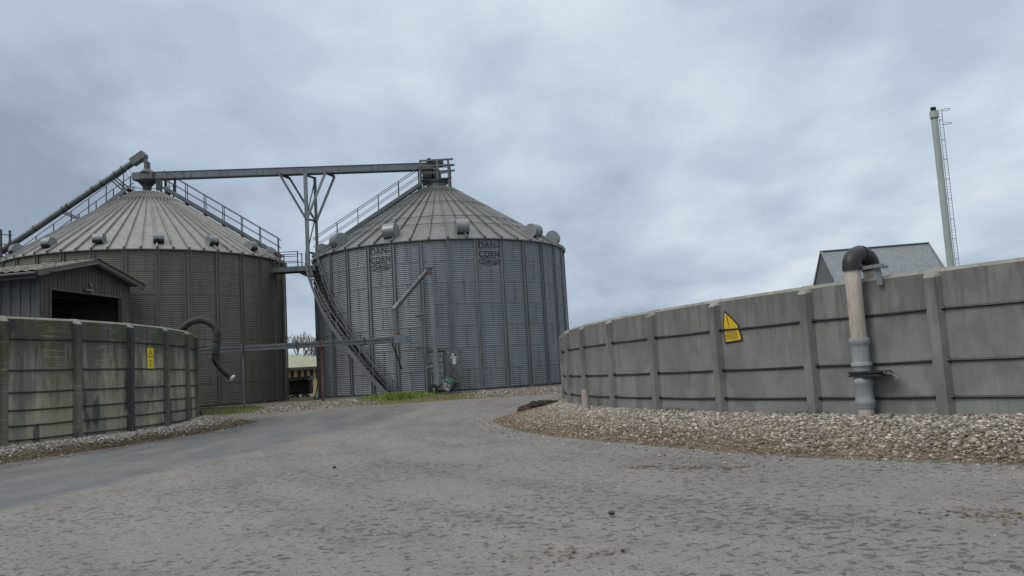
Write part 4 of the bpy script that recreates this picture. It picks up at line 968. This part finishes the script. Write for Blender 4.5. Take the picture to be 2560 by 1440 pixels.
# rotate so that the box leans to the right
root = thing('control_box', bc, 'tilted grey inlet box with green label beside the pipe foot', 'inlet box')
Rt_ = Matrix.Rotation(rad(27), 3, 'Y')
b = MB(); b.box(bc, (.46, .40, .66), Rt_); b.build('box_body', 'steel', root, bevel=.015)
b = MB(); b.box(bc+Rt_ @ Vector((0, -.203, .17)), (.38, .006, .24), Rt_); b.build('green_panel', 'green_label', root)
b = MB()
for i, (x_, z_, w_) in enumerate(((-.1, -.02, .12), (.08, -.03, .07), (-.08, -.13, .1), (.06, -.2, .2), (-.12, .2, .08), (.03, .18, .06))): b.box(bc+Rt_ @ Vector((x_, -.206, z_)), (w_, .006, .035), Rt_)
b.build('worn_lettering', 'white', root)
MB().box(bc+Rt_ @ Vector((0.05, .05, .40)), (.34, .3, .14), Rt_).build('box_neck', 'steel_dark', root)
MB().tube([bc+Vector((-.1, 0, -.2)), bc+Vector((-.45, 0.05, -.25))], .09, 10).build('feed_tube', 'steel_dark', root)
for x_ in (-.15, .1): MB().beam(bc+Vector((x_, 0, -.2)), bc+Vector((x_, 0, -.55)), .04, .04, (0, 1, 0)).build('leg', 'steel_dark', root)
root = thing('electric_motor', (-4.15, 41.1, .75), 'round black electric motor at the foot of the leg pipe', 'motor')
b = MB(); b.tube([(-4.15, 40.95, .80), (-4.15, 41.4, .80)], .22, 18); b.tube([(-4.15, 40.92, .80), (-4.15, 40.96, .80)], .12, 12); b.build('motor_body', 'black', root, True)
b = MB(); b.box((-4.15, 41.2, .56), (.34, .3, .14)); b.box((-3.92, 41.1, .82), (.16, .2, .2)); b.build('motor_mount', 'steel_dark', root)
b = MB(); b.box((-4.12, 40.915, .83), (.05, .01, .08)); b.build('rating_plate', 'white', root)
# conduits and sockets
root = thing('power_sockets', (-4.3, 41.55, 2.0), 'pair of beige wall sockets with conduits left of the silo door', 'sockets')
for i, aa in enumerate((-1.6, -.35)):
    U, Nn = fr(rad(aa)); Rm = Matrix((U, Nn, Z_)).transposed(); p = P2(rad(aa), SR_+.19, 1.93)
    b = MB(); b.box(p, (.115, .09, .13), Rm); s_ = b.build('socket', 'beigep', root, bevel=.01)
    b = MB(); b.tube([p+Nn*.04, p+Nn*.07], .032, 12); b.build('socket_hole', 'void', s_)
    b = MB(); b.tube([P2(rad(aa), SR_+.17, .75), P2(rad(aa), SR_+.17, 1.87)], .03, 8); b.build('conduit', 'steel_dark', root, True)
b = MB(); b.tube([P2(rad(-1.7), SR_+.17, 2.2), P2(rad(-1.7), SR_+.17, 3.1)], .03, 8); b.tube([P2(rad(-1.0), SR_+.17, 2.2), P2(rad(-1.0), SR_+.17, 3.0)], .02, 8); b.box(P2(rad(-1.3), SR_+.18, 2.25), (.2, .1, .3)); b.build('conduit', 'steel', root, True)
# loose hose hanging at the left of the silo
b = MB(); b.tube(resample([P2(rad(-63), 7.55, 4.2), P2(rad(-62.5), 7.56, 2.6), P2(rad(-61.5), 7.6, 1.6), P2(rad(-63.5), 7.7, .8), P2(rad(-65), 7.75, .55)], 24), .03, 8)
tag(b.build('drain_hose', MT['rail'], None, True), 'thin brownish hose hanging down the left side of the bluish silo', 'hose')

# ------------------------------------------------------------------ barn behind the mossy tank
Ab = Vector((-18.66, 32.6, 0)); gd = Vector((.159, .987, 0)).normalized(); rd = Vector((-gd.y, gd.x, 0)); BW, BL = 5.72, 13.0; nb = -rd
EZ, RZ = 6.49, 7.18
root = thing('barn', Ab, 'dark brown boarded barn with wide black doorway above the mossy tank', 'barn')
def bp(u, v, z): return Ab+gd*u+rd*v+Z_*z       # u across gable, v away along ridge
du0, du1, dz = .5, 4.95, 5.80
b = MB()
def gz(u): return EZ+(RZ-EZ)*(1-abs(u-BW/2)/(BW/2))
us = np.linspace(0, BW, 48)
def board_wall(b, u0, u1, z0f, z1f, off_w=.0):
    n = max(1, int(round((u1-u0)/.105))); w = (u1-u0)/n
    for i in range(n):
        a_, c_ = u0+w*i+.006, u0+w*(i+1)-.006; o_ = -.012 if i % 2 else -.028
        b.add([bp(a_, o_, z0f(a_)), bp(c_, o_, z0f(c_)), bp(c_, o_, z1f(c_)), bp(a_, o_, z1f(a_)), bp(a_, .05, z0f(a_)), bp(c_, .05, z0f(c_)), bp(c_, .05, z1f(c_)), bp(a_, .05, z1f(a_))],
              [(0, 1, 2, 3), (0, 3, 7, 4), (1, 5, 6, 2), (0, 4, 5, 1), (3, 2, 6, 7), (4, 7, 6, 5)])
board_wall(b, 0, du0, lambda u: 0, gz); board_wall(b, du1, BW, lambda u: 0, gz); board_wall(b, du0, BW/2, lambda u: dz, gz); board_wall(b, BW/2, du1, lambda u: dz, gz)
b.build('gable_wall', 'boards', root)
b = MB()
n = 60
for i in range(n):
    v0, v1 = BL*i/n+.008, BL*(i+1)/n-.008; o_ = -.02 if i % 2 else -.045
    b.add([bp(o_, v0, 0), bp(o_, v1, 0), bp(o_, v1, EZ), bp(o_, v0, EZ), bp(.05, v0, 0), bp(.05, v1, 0), bp(.05, v1, EZ), bp(.05, v0, EZ)], [(0, 1, 2, 3), (0, 3, 7, 4), (1, 5, 6, 2), (4, 7, 6, 5)])
b.build('side_wall', 'boards_side', root)
b = MB(); b.add([bp(BW, 0, 0), bp(BW, BL, 0), bp(BW, BL, EZ), bp(BW, 0, EZ), bp(0, BL, 0), bp(0, BL, EZ), bp(BW/2, BL, RZ)], [(0, 1, 2, 3), (1, 4, 5, 6, 2)]); b.build('far_wall', 'boards', root)
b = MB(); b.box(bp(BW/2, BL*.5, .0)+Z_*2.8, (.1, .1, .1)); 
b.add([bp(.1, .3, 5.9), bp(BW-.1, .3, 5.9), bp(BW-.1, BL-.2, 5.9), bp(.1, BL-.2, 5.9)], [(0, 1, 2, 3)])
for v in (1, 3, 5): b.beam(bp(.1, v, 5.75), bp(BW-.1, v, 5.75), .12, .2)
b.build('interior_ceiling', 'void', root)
b = MB()
fsz = .10
b.beam(bp(du0-.03, -.05, 0), bp(du0-.03, -.05, dz+.05), .09, .05, tuple(gd)); b.beam(bp(du1+.03, -.05, 0), bp(du1+.03, -.05, dz+.05), .20, .05, tuple(gd)); b.beam(bp(du0, -.05, dz+.03), bp(du1, -.05, dz+.03), .05, .07)
b.build('door_frame', 'fascia', root)
oh, ov = .62, .35; sl_ = (RZ-EZ)/(BW/2)
b = MB(); cp_ = MB()
for sgn in (0, 1):
    uE = -oh if sgn == 0 else BW+oh; zE = EZ-sl_*oh+.12; nseg = 60; rows = []
    for i in range(nseg+1):
        v = -ov+(BL+ov)*i/nseg; w_ = .028*(1 if i % 2 else -1)
        rows += [bp(uE, v, zE+w_), bp(BW/2, v, RZ+.12+w_)]
    b.add(rows, [(2*i, 2*i+1, 2*i+3, 2*i+2) for i in range(nseg)])
rf = b.build('roof', 'fibre', root)
b = MB()
b.beam(bp(-oh, -ov-.03, EZ-sl_*oh-.0), bp(BW/2, -ov-.03, RZ-.0), .05, .24); b.beam(bp(BW+oh, -ov-.03, EZ-sl_*oh-.0), bp(BW/2, -ov-.034, RZ-.0), .05, .24)
b.build('barge_board', 'fascia', rf)
b = MB(); b.beam(bp(-.02, -ov, EZ-sl_*oh*.2-.02), bp(BW/2, -ov, RZ-.06), .6, .02); b.beam(bp(BW+.02, -ov+.2, EZ-sl_*oh*.2-.04), bp(BW/2, -ov+.2, RZ-.06), .6, .02); b.build('soffit', 'boards', rf)
b = MB(); b.tube([bp(-oh-.06, -ov, EZ-sl_*oh-.02), bp(-oh-.06, BL, EZ-sl_*oh-.02)], .08, 10); b.beam(bp(-oh+.02, -ov+.05, EZ-sl_*oh-.10), bp(-oh+.02, BL, EZ-sl_*oh-.10), .04, .2); b.build('gutter', 'steel_dark', rf, True)
b = MB(); b.beam(bp(BW+oh, -ov-.02, EZ-sl_*oh+.16), bp(BW/2, -ov-.02, RZ+.16), .14, .03); b.build('verge_trim', 'steel_dark', rf)
b = MB(); b.box(bp(BW*.47, -.14, dz+.16), (.5, .12, .08), Matrix((gd, -rd, Z_)).transposed()); b.tube([bp(BW*.5, -.06, dz+.5), bp(BW*.5, -.16, dz+.3)], .04, 8); b.build('lamp', 'vent', root)

# ------------------------------------------------------------------ right background: shed and chimney
root = thing('shed', (31, 70, 0), 'grey shed with steep metal roof behind the clean tank', 'shed')
xl, xr, yy, zr = 26.4, 35.55, 70.0, 10.12; hw = 3.4; ze = zr-hw*1.12; rise = .2
b = MB(); b.add([(xl, yy-hw, ze), (xr, yy-hw, ze+rise), (xr, yy, zr+rise), (xl, yy, zr), (xl, yy+hw, ze), (xr, yy+hw, ze+rise)], [(0, 1, 2, 3), (3, 2, 5, 4)])
nr = 52
for i in range(nr+1):
    x_ = xl+(xr-xl)*i/nr; zz = rise*i/nr; b.beam((x_, yy-hw, ze+zz+.02), (x_, yy, zr+zz+.02), .03, .035)
rf = b.build('roof', 'shedroof', root)
b = MB(); b.beam((xl-.05, yy, zr+.04), (xr+.05, yy, zr+rise+.04), .3, .06); b.beam((xl, yy-hw-.02, ze+.02), (xl, yy, zr+.03), .12, .14); b.beam((xr, yy-hw-.02, ze+rise+.02), (xr, yy, zr+rise+.03), .12, .14); b.beam((xl, yy+hw, ze+.02), (xl, yy, zr+.03), .12, .14)
b.build('flashing', 'vent', rf)
b = MB(); b.tube([(29.6, 70, zr+.05), (29.6, 70, zr+.22), (29.75, 70, zr+.24), (29.75, 70, zr+.1)], .05, 8); b.build('roof_pipe', 'steel_dark', rf)
b = MB(); b.add([(xl+.05, yy-hw+.1, 0), (xl+.05, yy+hw-.1, 0), (xl+.05, yy+hw-.1, ze), (xl+.05, yy, zr-.1), (xl+.05, yy-hw+.1, ze)], [(0, 1, 2, 3, 4)])
b.add([(xr-.05, yy-hw+.1, 0), (xr-.05, yy+hw-.1, 0), (xr-.05, yy+hw-.1, ze), (xr-.05, yy, zr-.1), (xr-.05, yy-hw+.1, ze)], [(4, 3, 2, 1, 0)])
b.add([(xl+.05, yy-hw+.1, 0), (xr-.05, yy-hw+.1, 0), (xr-.05, yy-hw+.1, ze), (xl+.05, yy-hw+.1, ze)], [(0, 1, 2, 3)]); b.add([(xl+.05, yy+hw-.1, 0), (xr-.05, yy+hw-.1, 0), (xr-.05, yy+hw-.1, ze), (xl+.05, yy+hw-.1, ze)], [(3, 2, 1, 0)])
b.build('wall', 'steel', root)
ch = Vector((45.25, 85, 0)); root = thing('chimney', ch, 'tall slender pale steel chimney with side ladder', 'chimney')
b = MB(); b.lathe(ch, [(.36, 0), (.355, 12), (.335, 25.5)], 28); b.build('shaft', 'chimney', root, True)
b = MB(); b.lathe(ch, [(.335, 25.35), (.40, 25.4), (.40, 26.1), (.25, 26.12)], 28); b.build('collar', 'chimney', root, True)
b = MB(); b.lathe(ch, [(.345, 25.25), (.345, 25.4)], 28); b.build('collar_dark_band', 'steel_dark', root)  # dark steel band round the shaft just below the collar
b = MB(); b.box(ch+Z_*26.35, (.45, .38, .42)); b.build('flue_tip', 'void', root, bevel=.04)
b = MB()
lx = Vector((.42, -.15, 0)); ld = Vector((.42, .08, 0))
for q_ in (0, 1): b.tube([ch+lx+ld*q_+Z_*0, ch+lx+ld*q_+Z_*26.3], .03, 5)
for i in range(87): b.tube([ch+lx+Z_*(.3+.3*i), ch+lx+ld+Z_*(.3+.3*i)], .016, 4)
for i in range(12): b.beam(ch+Vector((.4, -.1, 2+2.1*i)), ch+lx+ld+Z_*(2+2.1*i), .05, .05)
ld_ = b.build('ladder', 'vent', root)
for z in (26.2, 24.7):
    b = MB(); cc_ = ch+lx+ld+Vector((.42, 0, 0)); b.tube([cc_+Vector((.5*cos(t_)-.05, .38*sin(t_), z)) for t_ in np.linspace(-PI*.8, PI*.8, 15)], .03, 5); b.build('safety_hoop', 'vent', ld_)

# ------------------------------------------------------------------ seen through the gap between the silos
root = thing('farmhouse', (-19, 78, 0), 'low ochre farm building with mossy grey roof seen between the silos', 'building')
b = MB(); b.add([(-27, 75, 3.05), (-14, 75, 2.98), (-14, 80, 3.35), (-22.3, 80, 4.45), (-27, 80, 4.6), (-27, 85, 3), (-14, 85, 3)], [(0, 1, 2, 3, 4), (4, 3, 2, 6, 5)])
rf = b.build('roof', 'farroof', root)
b = MB(); b.beam((-27, 74.95, 2.93), (-14, 74.95, 2.83), .12, .22); b.build('gutter', 'steel_dark', rf)
b = MB(); b.box((-20.5, 80, 1.5), (12.6, 9.4, 3.0)); b.build('wall', 'ochre', root)
for i, x_ in enumerate((-21.3, -20.3, -19.65, -19.1, -18.55, -18.0, -17.2, -16.4)):
    b = MB(); w_ = .5 if i in (0, 6) else .32
    b.box((x_, 75.27, 2.32), (w_, .08, .85)); wn = b.build('window', 'white' if i in (0, 6) else 'brick_red', root)
    b = MB(); b.box((x_, 75.22, 2.32), (w_*.6, .03, .65)); b.build('pane', 'void' if i not in (0, 6) else 'steel_pale', wn)
root = thing('farm_machine', (-15.5, 57, .5), 'dark green and black farm machine parked between the silos', 'farm machine')
b = MB(); b.box((-14.95, 57, 1.75), (1.75, 1.2, 1.5)); b.box((-16.6, 57, 1.45), (.9, 1.1, 1.3)); b.build('body', 'void', root, bevel=.12)
b = MB(); b.prism([(-16.2, 56.3, 2.2), (-15.8, 56.3, 2.75), (-14.0, 56.3, 2.9), (-14.0, 56.3, 2.6), (-15.6, 56.3, 2.4)], (0, 1.3, 0)); b.build('hood', 'teal', root)
b = MB()
for i in range(16): b.box((-15.6+.12*i, 56.28, 2.84), (.05, .04, .16))
b.beam((-17.0, 56.2, .95), (-13.9, 56.2, 1.0), .08, .08); b.beam((-17.0, 56.2, .62), (-13.9, 56.2, .62), .06, .06)
for x_ in (-16.95, -16.1, -15.3, -14.5): b.beam((x_, 56.2, .5), (x_, 56.2, 2.6 if x_ < -16 else 1.5), .08, .08, (0, 1, 0))
b.build('chassis', 'steel_dark', root)
for x_ in (-16.5, -15.7, -15.0, -14.3):
    b = MB(); b.tube([(x_, 56.15, .72), (x_, 56.5, .72)], .24, 14); wh = b.build('wheel', 'black', root, True)
    b = MB(); b.tube([(x_, 56.12, .72), (x_, 56.16, .72)], .12, 10); b.build('rim', 'vent', wh, True)
root.scale = (1, 1, .62)
root = thing('rack_post', (-16.25, 56, .5), 'rusty upright stake standing beside the dark farm machine', 'post')
b = MB(); b.beam((-16.2, 55.6, .4), (-16.2, 55.6, 2.15), .07, .07, (0, 1, 0)); b.build('stake', 'rust', root)
b = MB(); b.beam((-17.0, 55.6, 1.7), (-15.9, 55.6, 1.72), .05, .05); b.build('cross_rail', 'rust', root)
# bare trees
def tree(x, y, h, seed, label):
    rs = random.Random(seed); root = thing('bare_tree', (x, y, .3), label, 'tree', 'bare trees beyond the farm building')
    tr = MB(); cr = MB()
    def grow(p, d, L, r, dep):
        q = p+d*L; m = p+d*L*.5+Vector((rs.uniform(-1, 1), rs.uniform(-1, 1), 0))*L*.05
        (tr if dep < 1 else cr).tube([p, m, q], [max(r, .012), max(r*.85, .012), max(r*.68, .011)], 5 if dep < 2 else 3, False)
        if dep >= 6: return
        for i in range(rs.choice((2, 3, 3))):
            nd = (d+Vector((rs.uniform(-1, 1), rs.uniform(-1, 1), rs.uniform(-.25, .7)))*.62).normalized()
            grow(p+d*L*rs.uniform(.55, 1), nd, L*rs.uniform(.6, .82), r*.62, dep+1)
    grow(Vector((x, y, .2)), Vector((rs.uniform(-.05, .05), 0, 1)).normalized(), h*.32, h*.022, 0)
    tr.build('trunk', 'bark', root, fix=False); cr.build('crown', 'bark', root, fix=False)
tl = ['tallest bare tree, left in the gap between the silos', 'bare tree second from the left in the silo gap', 'bare bushy tree in the middle of the silo gap', 'bare tree second from the right in the silo gap', 'low bare tree rightmost in the silo gap', 'bare tree hidden mostly behind the brownish silo', 'bare tree hidden mostly behind the bluish silo']
for i, (x, y, h) in enumerate(((-24.3, 92, 8.8), (-23.2, 96, 7.6), (-22.3, 93, 7.2), (-21.3, 97, 7.6), (-20.3, 92, 6.6), (-26.5, 95, 8), (-18.8, 95, 7))): tree(x, y, h, i+11, tl[i])
